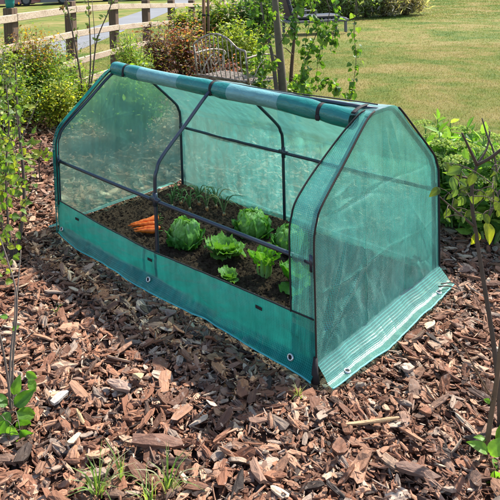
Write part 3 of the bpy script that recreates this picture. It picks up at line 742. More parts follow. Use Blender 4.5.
def pick_cols(n, pal, jit=.22):
    pal = np.asarray(pal); return pal[rng.integers(0, len(pal), n)]*rng.uniform(1-jit, 1+jit, (n, 1))

def shrub(name, label, cat, base, h, rad, nst, nleaf, ll, pal, tippal=None, seed=0, shape='oval', stemcol=(.09, .06, .04), lean=(0, 0), lo=.12, group=None, sr=.006, upward=.3, clump=.06):
    o = thing(name, base, label, cat, group); base = np.asarray(base, float)
    ms, ml = MB(), MB(); pts, drs, tt = [], [], []
    for k in range(nst):
        th = rng.uniform(0, 2*PI); rad_k = rad*math.sqrt(rng.uniform(.03, 1)); hh = h*rng.uniform(.48, 1.1)*(1-.25*(rad_k/rad)**2)
        tip = base+np.array([math.cos(th)*rad_k+lean[0], math.sin(th)*rad_k+lean[1], hh])
        b0 = base+np.array([math.cos(th), math.sin(th), 0])*rad*.18*rng.uniform(0, 1)
        mid = (b0+tip)/2+np.array([*(rng.normal(0, rad*.12, 2)), hh*.12])
        P = smooth_path([b0, mid, tip], 6); tube(ms, P, [sr, sr*.7, sr*.3], 5, stemcol, cap=False)
        t = rng.beta(2.2, 1.3, nleaf)*(1-lo)+lo
        q = np.stack([np.interp(t, np.linspace(0, 1, len(P)), P[:, c]) for c in range(3)], 1)
        dd = rng.normal(0, 1, (nleaf, 3)); dd[:, 2] = dd[:, 2]*.5+upward
        q = q+rng.normal(0, clump, (nleaf, 3))*np.array([1, 1, .6]); q[:, 2] = np.maximum(q[:, 2], .02)
        pts.append(q); drs.append(dd); tt.append((q[:, 2]-base[2])/h)
    pts, drs, tt = np.concatenate(pts), np.concatenate(drs), np.concatenate(tt); n = len(pts)
    c = pick_cols(n, pal)
    if tippal is not None:
        k = rng.uniform(0, 1, n) < np.clip((tt-.55)*2.2, 0, .9); c[k] = pick_cols(k.sum(), tippal)
    L = ll*rng.uniform(.6, 1.35, n)
    leaf_cloud(ml, pts, drs, L, L*({'oval': .55, 'heart': .8, 'lance': .28}[shape]), c, shape=shape)
    ms.build('stems', STEM, o, True); ml.build('foliage', LEAF, o)
    return o

# ------------------------------------------------------------------ vegetables
def leaf_patch(mb, cen, az, el0, el1, halfw, R, lift, ruffle, colf, seed, nu=9, nv=9, flare=.0):
    """a leaf wrapped on a ball, from elevation el0 up to el1"""
    u, v = np.meshgrid(np.linspace(-1, 1, nu), np.linspace(0, 1, nv), indexing='ij')
    wv = np.sqrt(np.clip(1-np.clip((v-.5)/.5, 0, 1)**2.6, 0, 1))*(.6+.4*np.clip(v/.4, 0, 1))
    el = el0+v*(el1-el0)+.10*np.abs(u)*v*-1
    a_ = az+u*halfw*wv/np.maximum(np.cos(np.clip(el, -1.2, 1.1)), .5)
    ed = np.clip(np.maximum(np.abs(u), v*1.05)-.55, 0, 1)/.45
    r_ = R*(1+lift*(.3+.7*v)+flare*ed**1.5)+ruffle*ed*(fbm(np.stack([a_*5, el*5, np.full_like(u, seed)], -1), 3, seed)-.5)*2+R*.14*(fbm(np.stack([a_*11, el*11, np.full_like(u, seed)], -1), 2, seed+3)-.5)
    P = np.stack([np.cos(el)*np.cos(a_), np.cos(el)*np.sin(a_), np.sin(el)], -1)*r_[..., None]+cen
    c = colf(u, v)
    i = np.arange(nu*nv).reshape(nu, nv); q = np.stack([i[:-1, :-1], i[1:, :-1], i[1:, 1:], i[:-1, 1:]], -1).reshape(-1, 4)
    mb.add(P.reshape(-1, 3), q, c.reshape(-1, 3))
def veined(base, vein, side=7):
    base, vein = np.array(base), np.array(vein)
    def f(u, v):
        m1 = np.exp(-(u/.09)**2); m2 = np.exp(-(((v*side-np.abs(u)*2.2) % 1-.5)/.16)**2)*.4
        w = np.clip(m1*.9+m2, 0, 1)[..., None]; return base*(1-w)+vein*w
    return f
def cabbage(p, R, label, seed):
    o = thing('cabbage', p, label, 'cabbage', 'cabbages in the cloche'); p = np.asarray(p); r = np.random.default_rng(seed)
    core, outer = MB(), MB(); c0 = p+np.array([0, 0, R*.88])
    for k in range(6): leaf_patch(core, c0, k*2.4+r.uniform(-.3, .3), -.9, 1.9-.12*k, 1.05, R*(.90+.012*k), .02, .008, veined((.30, .46, .11), (.58, .66, .32)), seed+k, 15, 15, .02)
    for k in range(6):
        leaf_patch(core, c0, k*2.4+1+r.uniform(-.25, .25), -1.15, r.uniform(.85, 1.45), .95, R*(.97+.012*k), .03+.008*k, .026, veined((.22, .42, .075), (.48, .62, .27)), seed+20+k, 19, 17, .17)
    for k in range(6):
        leaf_patch(outer, c0, k*2*PI/6+r.uniform(-.4, .4), -1.25, r.uniform(-.1, .45), .85, R*1.06, .10, .03, veined((.09, .25, .035), (.30, .46, .15)), seed+40+k, 15, 12, .24)
    core.build('heart', LETT, o, True); outer.build('outer_leaves', LETT, o, True)
def lettuce(p, R, n, label, seed, h=1.0, base=(.14, .30, .035), edge=(.30, .46, .09), group='young lettuces in the cloche', name='lettuce'):
    o = thing(name, p, label, 'lettuce', group); p = np.asarray(p); r = np.random.default_rng(seed); m_ = MB(); m2 = MB()
    for k in range(n):
        t = k/n; az = k*2.4+r.uniform(-.2, .2); L = R*(1.1-.4*t)*r.uniform(.65, 1.15); W = L*.66
        el0 = .5+.75*t+r.uniform(-.35, .3)
        u, v = np.meshgrid(np.linspace(-1, 1, 13), np.linspace(0, 1, 11), indexing='ij')
        wd = W*np.clip(.16+1.0*np.sin(PI*np.clip(v*.8, 0, 1))**1.1, 0, 1)*.8
        curl = el0+(.75-.2*t)*(.5-v)*1.1
        rad = L*v*np.cos(el0*.75); up = L*h*(np.sin(el0)*v*1.05-.28*(1-t)*v**2.6)
        ed = np.clip(np.abs(u)-.2, 0, 1)*v
        ruf = .30*L*ed*np.sin(u*9+v*19+seed+k*2)*.5+.5*L*ed*(fbm(np.stack([u*3, v*6, np.full_like(u, k+seed)], -1), 3, seed)-.5)
        cup = .30*W*np.abs(u)**1.6*(.4+.6*t)
        x_, y_ = rad, u*wd
        P = np.stack([x_*math.cos(az)-y_*math.sin(az), x_*math.sin(az)+y_*math.cos(az), up+cup+ruf], -1)+p+np.array([0, 0, .012])
        w = np.clip(np.abs(u)*.5+v*.5-.25, 0, 1)[..., None]; mid = np.exp(-(u/.13)**2)[..., None]*(1-v[..., None]*.6)
        c = np.array(base)*(1-w)+np.array(edge)*w; c = c*(1-mid)+np.array((.40, .52, .20))*mid
        i = np.arange(u.size).reshape(u.shape); q = np.stack([i[:-1, :-1], i[1:, :-1], i[1:, 1:], i[:-1, 1:]], -1).reshape(-1, 4)
        m_.add(P.reshape(-1, 3), q, c.reshape(-1, 3))
    m_.build('leaves', LETT, o, True)
    tube(m2, [p+np.array([0, 0, -.02]), p+np.array([0, 0, .03])], [R*.14, R*.1], 8, (.45, .52, .25)); m2.build('stump', LETT, o, True)
def chard(p, H, label, seed):
    o = thing('pak_choi', p, label, 'pak choi'); p = np.asarray(p); r = np.random.default_rng(seed); ms, ml = MB(), MB()
    for k in range(9):
        az = k*2.4+r.uniform(-.3, .3); tilt = .04+.22*(k/9)+r.uniform(-.06, .10); hh = H*r.uniform(.42, .66)*(1-.15*k/9)
        d = np.array([math.cos(az)*math.sin(tilt), math.sin(az)*math.sin(tilt), math.cos(tilt)])
        b0 = p+np.array([math.cos(az), math.sin(az), 0])*.014+np.array([0, 0, -.01])
        P = smooth_path([b0, b0+d*hh*.5+np.array([math.cos(az), math.sin(az), 0])*.008, b0+d*hh], 4); tube(ms, P, [.011, .0085, .005], 7, [(.50, .56, .27), (.42, .52, .18), (.30, .46, .1)], flat=.6)
        u, v = np.meshgrid(np.linspace(-1, 1, 9), np.linspace(0, 1, 9), indexing='ij'); L = H*r.uniform(.36, .48); W = L*.36
        sd_ = np.array([-math.sin(az), math.cos(az), 0]); nn = np.cross(sd_, d)
        wd = W*np.sin(PI*np.clip(v*.8+.1, 0, 1))**.8
        out_ = .35*L*v**2*np.array(1.)
        ruf = .22*L*np.abs(u)*np.sin(v*15+u*5+k*2)+.25*W*np.abs(u)**1.5+.25*L*np.abs(u)*(fbm(np.stack([u*3, v*5, np.full_like(u, k+seed)], -1), 3, seed)-.5)
        P = P[-2]+d*(L*v)[..., None]+sd_*(u*wd)[..., None]+np.array([math.cos(az), math.sin(az), -.25])*out_[..., None]-nn*ruf[..., None]*.6
        mid = np.exp(-(u/.14)**2)[..., None]; c = np.array((.20, .38, .035))*(1-mid)+np.array((.44, .55, .18))*mid
        c = c*(1+.25*np.abs(u)[..., None])
        i = np.arange(u.size).reshape(u.shape); q = np.stack([i[:-1, :-1], i[1:, :-1], i[1:, 1:], i[:-1, 1:]], -1).reshape(-1, 4)
        ml.add(P.reshape(-1, 3), q, c.reshape(-1, 3))
    ms.build('stalks', LETT, o, True); ml.build('leaves', LETT, o, True)
def soil_pt(a, b, dz=0):
    p = G(a, b, .08)
    return np.array([p[0], p[1], float(soil_h(np.array(p[0]), np.array(p[1])))+dz])
cabbage(soil_pt(186, 245, -.012), .072, 'round green cabbage between the carrots and the middle hoop', 3)
cabbage(soil_pt(252, 233, -.012), .076, 'green cabbage with spreading outer leaves against the back panel', 14)
cabbage(soil_pt(290, 249, -.012), .068, 'green cabbage beside the zip of the right side strip', 27)
lettuce(soil_pt(225, 259), .108, 24, 'frilly green lettuce left of the upright pak choi', 2)
lettuce(soil_pt(229, 280), .055, 14, 'small young lettuce half hidden behind the front panel', 6)
chard(soil_pt(264, 275), .18, 'upright yellow-green pak choi with pale stalks, midway between the lettuce and the right end', 4)
lettuce(soil_pt(297, 286), .09, 14, 'narrow green lettuce tucked behind the right side strip', 9, 1.3, (.12, .30, .03), (.22, .42, .06))
# carrots
CAR = [((131, 230), (158, 219), .0), ((130, 229), (159, 224), .014), ((128, 229), (158, 228), .004), ((133, 232), (160, 232), .0), ((134, 234), (158, 235), .012)]
ctxt = ['uppermost orange carrot of the bunch, tilted up along the soil', 'second orange carrot from the top of the bunch', 'middle orange carrot of the bunch lying on the soil', 'second lowest orange carrot of the bunch', 'lowest orange carrot of the bunch, nearest the front panel']
for (t0, t1, dz), lb in zip(CAR, ctxt):
    a_ = soil_pt(*t0); b_ = soil_pt(*t1); z = max(a_[2], b_[2])+.014+dz
    o = thing('carrot', (b_[0], b_[1], z), lb, 'carrot', 'bunch of carrots on the soil')
    P = np.array([[*(a_[:2]+(b_[:2]-a_[:2])*t), z-.004+.006*t] for t in np.linspace(0, 1, 14)]); P[:, 0] += rng.normal(0, .0008, 14)
    m_ = MB(); tube(m_, smooth_path(P+rng.normal(0, .0011, P.shape), 2), np.interp(np.linspace(0, 1, 27), np.linspace(0, 1, 7), np.array([.0015, .0055, .0088, .0112, .0132, .0142, .009])*rng.uniform(.85, 1.15))*(1+rng.normal(0, .035, 27)), 12); m_.build('root', CARROT, o, True)
    m_ = MB(); d = P[-1]-P[0]; d /= np.linalg.norm(d)
    for k in range(3): tube(m_, smooth_path([P[-1], P[-1]+d*.026+rng.normal(0, .005, 3)], 3), [.0026, .0016], 5, (.14, .22, .05))
    m_.build('stalk', LETT, o, True)
ON = [(172, 207, 'left of the row nearest the far end'), (181, 204, ''), (190, 210, ''), (199, 206, ''), (207, 213, ''), (216, 208, ''), (224, 216, '')]
olab = ['young onion with thin leaves, first from the far end panel', 'young onion, second from the far end panel', 'young onion with an orange neck, third from the far end panel', 'young onion, fourth from the far end panel', 'young onion, fifth from the far end panel', 'young onion, sixth from the far end panel', 'young onion nearest the spreading cabbage']
for (a_, b_, _), lb in zip(ON, olab):
    p = soil_pt(a_, b_); o = thing('onion_plant', p, lb, 'onion plant', 'young onions along the back panel')
    mb1, mb2 = MB(), MB()
    tube(mb1, [p-np.array([0, 0, .01]), p+np.array([0, 0, .012]), p+np.array([0, 0, .026])], [.008, .011, .005], 8, [(.55, .30, .14), (.60, .28, .12), (.5, .5, .3)]); mb1.build('bulb', LETT, o, True)
    for k in range(9):
        az = rng.uniform(0, 2*PI); L = rng.uniform(.09, .20); d = np.array([math.cos(az), math.sin(az), 0]); q = p+np.array([0, 0, .02])
        e = rng.uniform(.25, .95)
        pl = smooth_path([q, q+d*L*.35*e+np.array([0, 0, L*.55]), q+d*L*e+np.array([0, 0, L*(.8-.75*e*rng.uniform(.4, 1))])], 5)
        tube(mb2, pl, [.0035, .003, .0008], 5, (np.array((.13, .22, .07)) if rng.random() < .8 else np.array((.36, .34, .16)))*rng.uniform(.8, 1.3))
    mb2.build('leaves', LETT, o, True)

# ------------------------------------------------------------------ fence
fo = thing('fence', (FA[0], FA[1], 0), 'weathered post and rail fence with pale rails on dark posts behind the shrubs', 'fence')
def fdrop(s): return -.055*max(0., s-1.8)*(1 if s < 9 else 9/s)
spc = 1.33
for k in range(-3, 11):
    s = .0+k*spc; p = FA+FD*s-FN*.055; m_ = MB(); zt = 1.24+fdrop(s)
    box(m_, (p[0], p[1], (zt-.4)/2), (.115, .115, zt+.4), math.atan2(FD[1], FD[0]), bev=.006); m_.build('post', POST, fo)
for z0 in (1.135, .815, .455, .175):
    for k in range(-3, 10):
        s0, s1 = k*spc, (k+1)*spc-.006; a_ = FA+FD*s0+FN*.022; b_ = FA+FD*s1+FN*.022; m_ = MB()
        dz = .6 if z0 < .5 else 1.
        beam(m_, (a_[0], a_[1], z0+fdrop(s0)*dz), (b_[0], b_[1], z0+fdrop(s1)*dz+rng.normal(0, .006)), 0.034, .082, bev=.005); m_.build('rail', WOOD, fo)
# a teal pot on the nearest post
p = FA-FN*.055
to = thing('plant_pot', (p[0], p[1], 1.241), 'small teal pot standing on top of the nearest fence post', 'pot')
m_ = MB(); tube(m_, [(p[0], p[1], 1.241), (p[0], p[1], 1.30), (p[0], p[1], 1.36), (p[0], p[1], 1.362), (p[0], p[1], 1.385)], [.042, .05, .056, .064, .064], 20, (.02, .22, .19)); m_.build('body', PLAIN, to, True)
m_ = MB(); n = 16; leaf_cloud(m_, np.tile(np.array([p[0], p[1], 1.38]), (n, 1)), np.stack([rng.normal(0, 1, n), rng.normal(0, 1, n), rng.uniform(.2, 1.4, n)], 1), rng.uniform(.07, .14, n), rng.uniform(.03, .05, n), pick_cols(n, [(.10, .24, .03)])); m_.build('foliage', LEAF, to)

# ------------------------------------------------------------------ bench
bo = thing('garden_bench', (-.98, 2.8, 0), 'weathered wrought iron garden bench with a curved slatted back among the shrubs', 'bench')
x0, x1, y0, y1 = -1.36, -.66, 2.60, 3.0
def it(name, paths, r=.008, par=bo):
    m_ = MB()
    for P in paths: tube(m_, P, r, 6)
    return m_.build(name, IRON, par, True)
topc = smooth_path([(x0, y0-.06, .80), (x0+.16, y0-.07, .885), (x0+.32, y0-.07, .925), (x0+.48, y0-.07, .885), (x0+.60, y0-.065, .80), (x1, y0-.06, .775)], 8)
br = it('backrest', [topc, [(x0, y0-.06, .80), (x0, y0-.02, .45)], [(x1, y0-.06, .775), (x1, y0-.02, .45)], [(x0, y0-.02, .47), (x1, y0-.02, .47)]], .011)
bars = []
for k in range(1, 12):
    x = x0+(x1-x0)*k/12; zt = float(np.interp(x, topc[:, 0], topc[:, 2])); bars.append(smooth_path([(x, y0-.02, .47), (x+.012*math.sin(k), y0-.045, .62), (x, y0-.067, zt)], 4))
for b_ in bars: it('back_bar', [b_], .0055)
for k in range(9):
    y = y0+.01+(y1-y0-.02)*k/8; m_ = MB(); beam(m_, (x0, y, .455), (x1, y, .455), .022, .006, bev=0); m_.build('seat_slat', IRON, bo)
it('seat_frame', [[(x0, y0, .448), (x1, y0, .448), (x1, y1, .448), (x0, y1, .448), (x0, y0, .448)]], .011)
for x in (x0, x1):
    it('armrest', [smooth_path([(x, y0-.055, .70), (x, y0+.18, .715), (x, y1-.03, .69), (x, y1+.03, .65), (x, y1-.01, .61), (x, y1-.02, .45)], 7)], .010)
    it('arm_scroll', [smooth_path([(x, y0+.04, .46), (x, y0+.14, .60), (x, y0+.25, .66), (x, y0+.31, .58), (x, y0+.24, .54), (x, y0+.2, .6)], 6)], .006)
    for y in (y0, y1): it('leg', [smooth_path([(x, y, .448), (x, y+(.015 if y > 2.8 else -.015), .2), (x, y+(.05 if y > 2.8 else -.05), -.02)], 5)], .011)

# ------------------------------------------------------------------ birch and stakes
def stem_at(pts, dep): return np.array([D(a_, b_, d_) for (a_, b_), d_ in zip(pts, dep if np.ndim(dep) else [dep]*len(pts))])
tb = G(284, 128); td = float((tb-CAM)@fw)
tp = [(tb[0], tb[1], -.03)]
for a_, b_ in ((283, 91), (279, 45), (275, 0), (271, -60), (272, -140)): tp.append(D(a_, b_, td))
bt = thing('birch_tree', tb, 'slender young birch with hanging leafy shoots beside the iron bench', 'tree')
m_ = MB(); P = smooth_path(tp, 8); tube(m_, P, [.048, .042, .036, .03, .022, .012], 10, [(.12, .095, .07), (.16, .125, .09), (.13, .10, .07)]); m_.build('trunk', STEM, bt, True)
m_ = MB(); tube(m_, smooth_path([tb+np.array([.04, -.03, -.02]), D(277, 92, td-.05), D(272, 55, td-.05), D(262, 10, td-.1), D(255, -50, td-.1)], 8), [.026, .022, .016, .01, .006], 8, (.13, .1, .08)); tube(m_, smooth_path([D(272, -20, td), D(292, -40, td-.2), D(318, -20, td-.3), D(330, 10, td-.3)], 8), [.014, .01, .007, .004], 6, (.10, .07, .05)); tube(m_, smooth_path([D(272, -60, td), D(310, -80, td-.1), D(345, -50, td-.2), D(356, 0, td-.2), D(357, 15, td-.2)], 8), [.014, .010, .008, .005, .003], 6, (.10, .07, .05))
hang = [[(330, 10), (325, 35), (318, 60), (316, 92)], [(318, -20), (312, 10), (306, 40), (304, 60)], [(345, -50), (338, 0), (334, 28), (331, 48)], [(356, 0), (354, 30), (356, 60), (353, 85), (349, 103)], [(300, -30), (299, 0), (296, 24), (292, 38)], [(310, -40), (311, 5), (320, 30), (328, 40)], [(290, 78), (300, 85), (304, 95), (309, 103)], [(279, 45), (288, 30), (298, 10), (306, -10)], [(279, 70), (272, 62), (266, 70), (256, 88)], [(275, 10), (268, 20), (264, 40), (262, 62)], [(316, 92), (326, 80), (334, 84), (338, 95)], [(275, 0), (262, -5), (254, 8), (250, 30)], [(318, 30), (308, 55), (303, 75), (300, 88)]]
lp, ld = [], []
for hp in hang:
    P = smooth_path(stem_at(hp, [td-.1-.25*rng.random()]*len(hp)), 8); tube(m_, P, [.004, .003, .0015], 5, (.09, .06, .04), cap=False)
    nl = int(48+rng.integers(0, 18)); t = rng.uniform(.15, 1, nl); q = np.stack([np.interp(t, np.linspace(0, 1, len(P)), P[:, c]) for c in range(3)], 1)
    lp.append(q+rng.normal(0, .025, q.shape)); d = rng.normal(0, .7, (nl, 3)); d[:, 2] -= .9; ld.append(d)
for k in range(60):   # crown above the frame
    c0 = D(275+rng.normal(0, 45), -40-rng.exponential(60), td+rng.normal(0, .35)); tube(m_, smooth_path([D(272, -60-60*rng.random(), td), c0], 4), [.006, .002], 4, (.09, .06, .04), cap=False)
    q = c0+rng.normal(0, .1, (9, 3)); lp.append(q); d = rng.normal(0, .7, (9, 3)); d[:, 2] -= .7; ld.append(d)
m_.build('branches', STEM, bt, True)
lp, ld = np.concatenate(lp), np.concatenate(ld); n = len(lp); m_ = MB(); L = rng.uniform(.036, .066, n)
leaf_cloud(m_, lp, ld, L, L*.85, pick_cols(n, [(.085, .18, .025), (.12, .24, .035), (.06, .13, .022), (.18, .28, .05)]), shape='heart'); m_.build('crown', LEAF, bt)
s2 = G(290, 118); d2 = float((s2-CAM)@fw)
o = thing('sapling', s2, 'thin brown leafless stem standing just right of the birch', 'sapling')
m_ = MB(); tube(m_, smooth_path([s2-np.array([0, 0, .03]), D(291, 78, d2), D(294, 40, d2), D(298, 0, d2), D(300, -50, d2)], 8), [.022, .02, .016, .011, .006], 8, (.11, .062, .038)); m_.build('stem', STEM, o, True)
m_ = MB()
for pts in ([(292, 76), (299, 84), (306, 92), (312, 104)], [(293, 55), (285, 48), (281, 50), (276, 58)], [(297, 10), (303, 0), (310, -15)]): tube(m_, smooth_path(stem_at(pts, d2-.05), 6), [.006, .004, .002], 5, (.11, .07, .04))
m_.build('twigs', STEM, o, True)
for a_, lb, c_ in ((204.5, 'orange brown wooden stake, left of a close pair behind the bronze shrubs', (.22, .11, .05)), (209, 'dark wooden stake, right of a close pair behind the bronze shrubs', (.12, .065, .035))):
    p = G(a_, 72); d_ = float((p-CAM)@fw); o = thing('tree_stake', p, lb, 'stake', 'pair of stakes'); m_ = MB()
    tube(m_, [p-np.array([0, 0, .05]), D(a_-.5, 30, d_), D(a_-1, -15, d_)], [.026 if a_ < 205 else .019]*3, 9, c_); m_.build('pole', STEM, o, True)
    m_ = MB(); q = D(a_-.7, 15, d_); tube(m_, [q-np.array([0, 0, .015]), q+np.array([0, 0, .015])], .029 if a_ < 205 else .022, 9, (.02, .02, .02)); m_.build('tie', BIND, o, True)

# ------------------------------------------------------------------ shrubs
YG = [(.20, .28, .04), (.28, .34, .055), (.14, .22, .035), (.36, .38, .07)]
GR = [(.09, .18, .035), (.13, .24, .04), (.06, .13, .03), (.18, .27, .06)]
LG = [(.18, .31, .045), (.24, .37, .06), (.30, .40, .08), (.11, .21, .035)]
BZ = [(.17, .07, .05), (.26, .11, .07), (.10, .045, .045), (.16, .15, .06), (.32, .19, .12), (.15, .2, .06)]
RD = [(.38, .11, .065), (.28, .075, .05), (.46, .2, .13), (.2, .17, .06), (.17, .22, .05), (.40, .28, .2)]
PU = [(.08, .035, .045), (.12, .05, .06), (.18, .1, .1), (.14, .16, .06), (.3, .22, .2)]
HZ_ = [(.15, .25, .035), (.22, .31, .045), (.32, .35, .055), (.1, .18, .03)]
OR = [(.36, .2, .045), (.28, .13, .04), (.30, .25, .06)]
def at(a_, b_, top): p = G(a_, b_); d_ = float((p-CAM)@fw); return p, D(a_, top, d_)[2], d_
def sh(a_, b_, top, hw, name, label, pal, tip=None, nst=34, nl=70, ll=.05, shape='oval', **kw):
    p, h, d_ = at(a_, b_, top); shrub(name, label, 'shrub', (p[0], p[1], 0), h, hw*d_/F_PX, nst, nl, ll, pal, tip, shape=shape, **kw)
sh(2, 140, 46, 24, 'shrub', 'grey-green leafy shrub at the left edge in front of the nearest fence post', GR+[(.24, .3, .15)]+YG, YG, 40, 110, .036, clump=.11)
sh(34, 122, 34, 24, 'spirea_shrub', 'green shrub with orange-bronze tips in front of the nearest fence post', YG+GR, OR, 50, 120, .034, clump=.11)
sh(52, 114, 44, 15, 'shrub', 'bright feathery green shrub in front of the second fence post', LG, YG, 40, 120, .04, 'lance', clump=.1)
sh(58, 128, 78, 16, 'shrub', 'low yellow-leaved shrub just beyond the far end of the cloche', YG+[(.40, .39, .06)], None, 30, 70, .038, clump=.09)
sh(116, 140, 74, 17, 'shrub', 'mid green bush behind the top of the far end panel', LG+GR, None, 34, 70, .05)
sh(140, 136, 64, 24, 'shrub', 'broad green bush seen through the far end panel', LG+YG[:2], None, 40, 60, .05)
sh(134, 100, 30, 17, 'shrub', 'light yellow-green bush left of the bronze grass', LG+YG, None, 40, 80, .055, 'lance')
sh(158, 88, 26, 17, 'shrub', 'dark purple-leaved shrub by the far fence posts', PU+BZ, BZ, 32, 70, .045, clump=.1)
sh(184, 82, 22, 22, 'shrub', 'large red and bronze-leaved shrub left of the bench', RD+BZ+LG[:1], RD, 46, 80, .045, clump=.12)
sh(205, 90, 46, 16, 'shrub', 'low bronze-red shrub in front of the bench back', RD+PU, None, 26, 50, .045)
sh(238, 82, 18, 27, 'shrub', 'rounded lime green bush directly behind the bench', YG+[(.3, .36, .05)], None, 50, 90, .05)
sh(186, 62, 8, 18, 'shrub', 'mixed yellow and bronze shrub far back by the stakes', YG+BZ, YG, 50, 80, .07)
sh(222, 60, -6, 24, 'shrub', 'tall pale green and russet shrub behind the lime bush', YG+[(.3, .18, .07)]+GR, None, 50, 80, .07)
sh(258, 58, -14, 24, 'shrub', 'dark grey-green shrub left of the birch trunk', GR+[(.12, .16, .1)], None, 50, 80, .07)
sh(232, 108, 58, 13, 'flowering_plant', 'low plant with dusky pink flowers seen through the bench bars', PU+[(.3, .12, .1)], [(.34, .12, .11)], 20, 40, .035)
sh(258, 118, 44, 9, 'climber', 'green leafy shoot growing up the right end of the bench', GR+LG, None, 14, 46, .06)
sh(298, 122, 78, 9, 'shrub', 'small green bush at the foot of the bare stem right of the birch', GR+LG, None, 16, 40, .06)
sh(236, 138, 92, 14, 'shrub', 'small yellow-tipped bush behind the middle of the back panel', GR+YG, YG, 26, 60, .05)
sh(205, 128, 84, 14, 'shrub', 'dark leafy bush behind the back panel, left of the small yellow-tipped one', GR, LG, 26, 60, .05)
sh(84, 116, 82, 15, 'shrub', 'low bright green ground plant under the fence rails left of the thin bare stems', LG+YG, None, 30, 70, .04, clump=.08)
sh(18, 116, 24, 30, 'shrub', 'tall loose shrub with bronze-orange tips covering the nearest fence post', YG+GR[:2], OR+YG[:1], 24, 60, .034, clump=.15)
sh(76, 108, 56, 12, 'shrub', 'loose yellow-green plant under the second fence rail', LG+YG, None, 16, 46, .036, clump=.12)
sh(-6, 225, 88, 22, 'shrub', 'loose shrub of rounded yellow-green leaves cut by the left edge beside the hazel sapling', HZ_, None, 16, 44, .045, 'heart', clump=.09)
# tan ornamental grass
def tuft(name, label, base, n, hmin, hmax, spread, w, pal, cat='grass tuft', group=None, bs=.12):
    o = thing(name, base, label, cat, group); base = np.asarray(base, float); m_ = MB()
    for k in range(n):
        az = rng.uniform(0, 2*PI); H = rng.uniform(hmin, hmax); e = rng.uniform(.1, 1)*spread; d = np.array([math.cos(az), math.sin(az), 0]); b0 = base+d*spread*bs*rng.random()+rng.normal(0, spread*.05, 3)*np.array([1, 1, 0])
        P = smooth_path([b0, b0+d*e*.35+np.array([0, 0, H*.6]), b0+d*e+np.array([0, 0, H*(1-.5*rng.random()*e/spread)])], 4); s = np.array([-d[1], d[0], 0])
        s = s*math.cos(.6)+d*math.sin(.6)*rng.choice([-1, 1])
        ww = w*np.array([.8, 1, .95, .9, .8, .65, .5, .3, .05])[:len(P)][:, None]*rng.uniform(.7, 1.3)
        V = np.stack([P-s*ww/2, P+s*ww/2], 1).reshape(-1, 3); c = np.asarray(pal)[rng.integers(0, len(pal))]*rng.uniform(.75, 1.3)
        m_.add(V, [(2*i, 2*i+1, 2*i+3, 2*i+2) for i in range(len(P)-1)], c)
    q = m_.build('blades', LEAF, o); return o
p, h, d_ = at(148, 90, 53); tuft('ornamental_grass', 'tan ornamental grass clump between the lime bush and the red shrub', (p[0], p[1], 0), 260, h*.6, h, .3, .006, [(.36, .27, .13), (.42, .33, .17), (.25, .2, .08)])
GRS = [(.12, .22, .05), (.18, .28, .07), (.25, .30, .12), (.34, .33, .2)]
for a_, b_, n, hh, sp, lb in ((98, 492, 26, .12, .13, 'long green grass tuft at the bottom edge, left of the big bark piece'), (122, 478, 12, .09, .10, 'small grass tuft just left of the big dark bark piece'), (168, 488, 22, .11, .12, 'grass tuft with bent yellow-green blades below the big bark piece'), (150, 505, 16, .09, .10, 'sparse grass tuft cut by the bottom edge of the picture'), (299, 397, 14, .05, .05, 'tiny weedy grass tuft at the front right corner of the cloche'), (56, 312, 5, .05, .05, 'few thin grass blades near the left edge of the mulch')):
    p = G(a_, b_, .02); tuft('grass_tuft', lb, p, n, hh*.5, hh, sp, .005, GRS, group='grass tufts in the mulch')

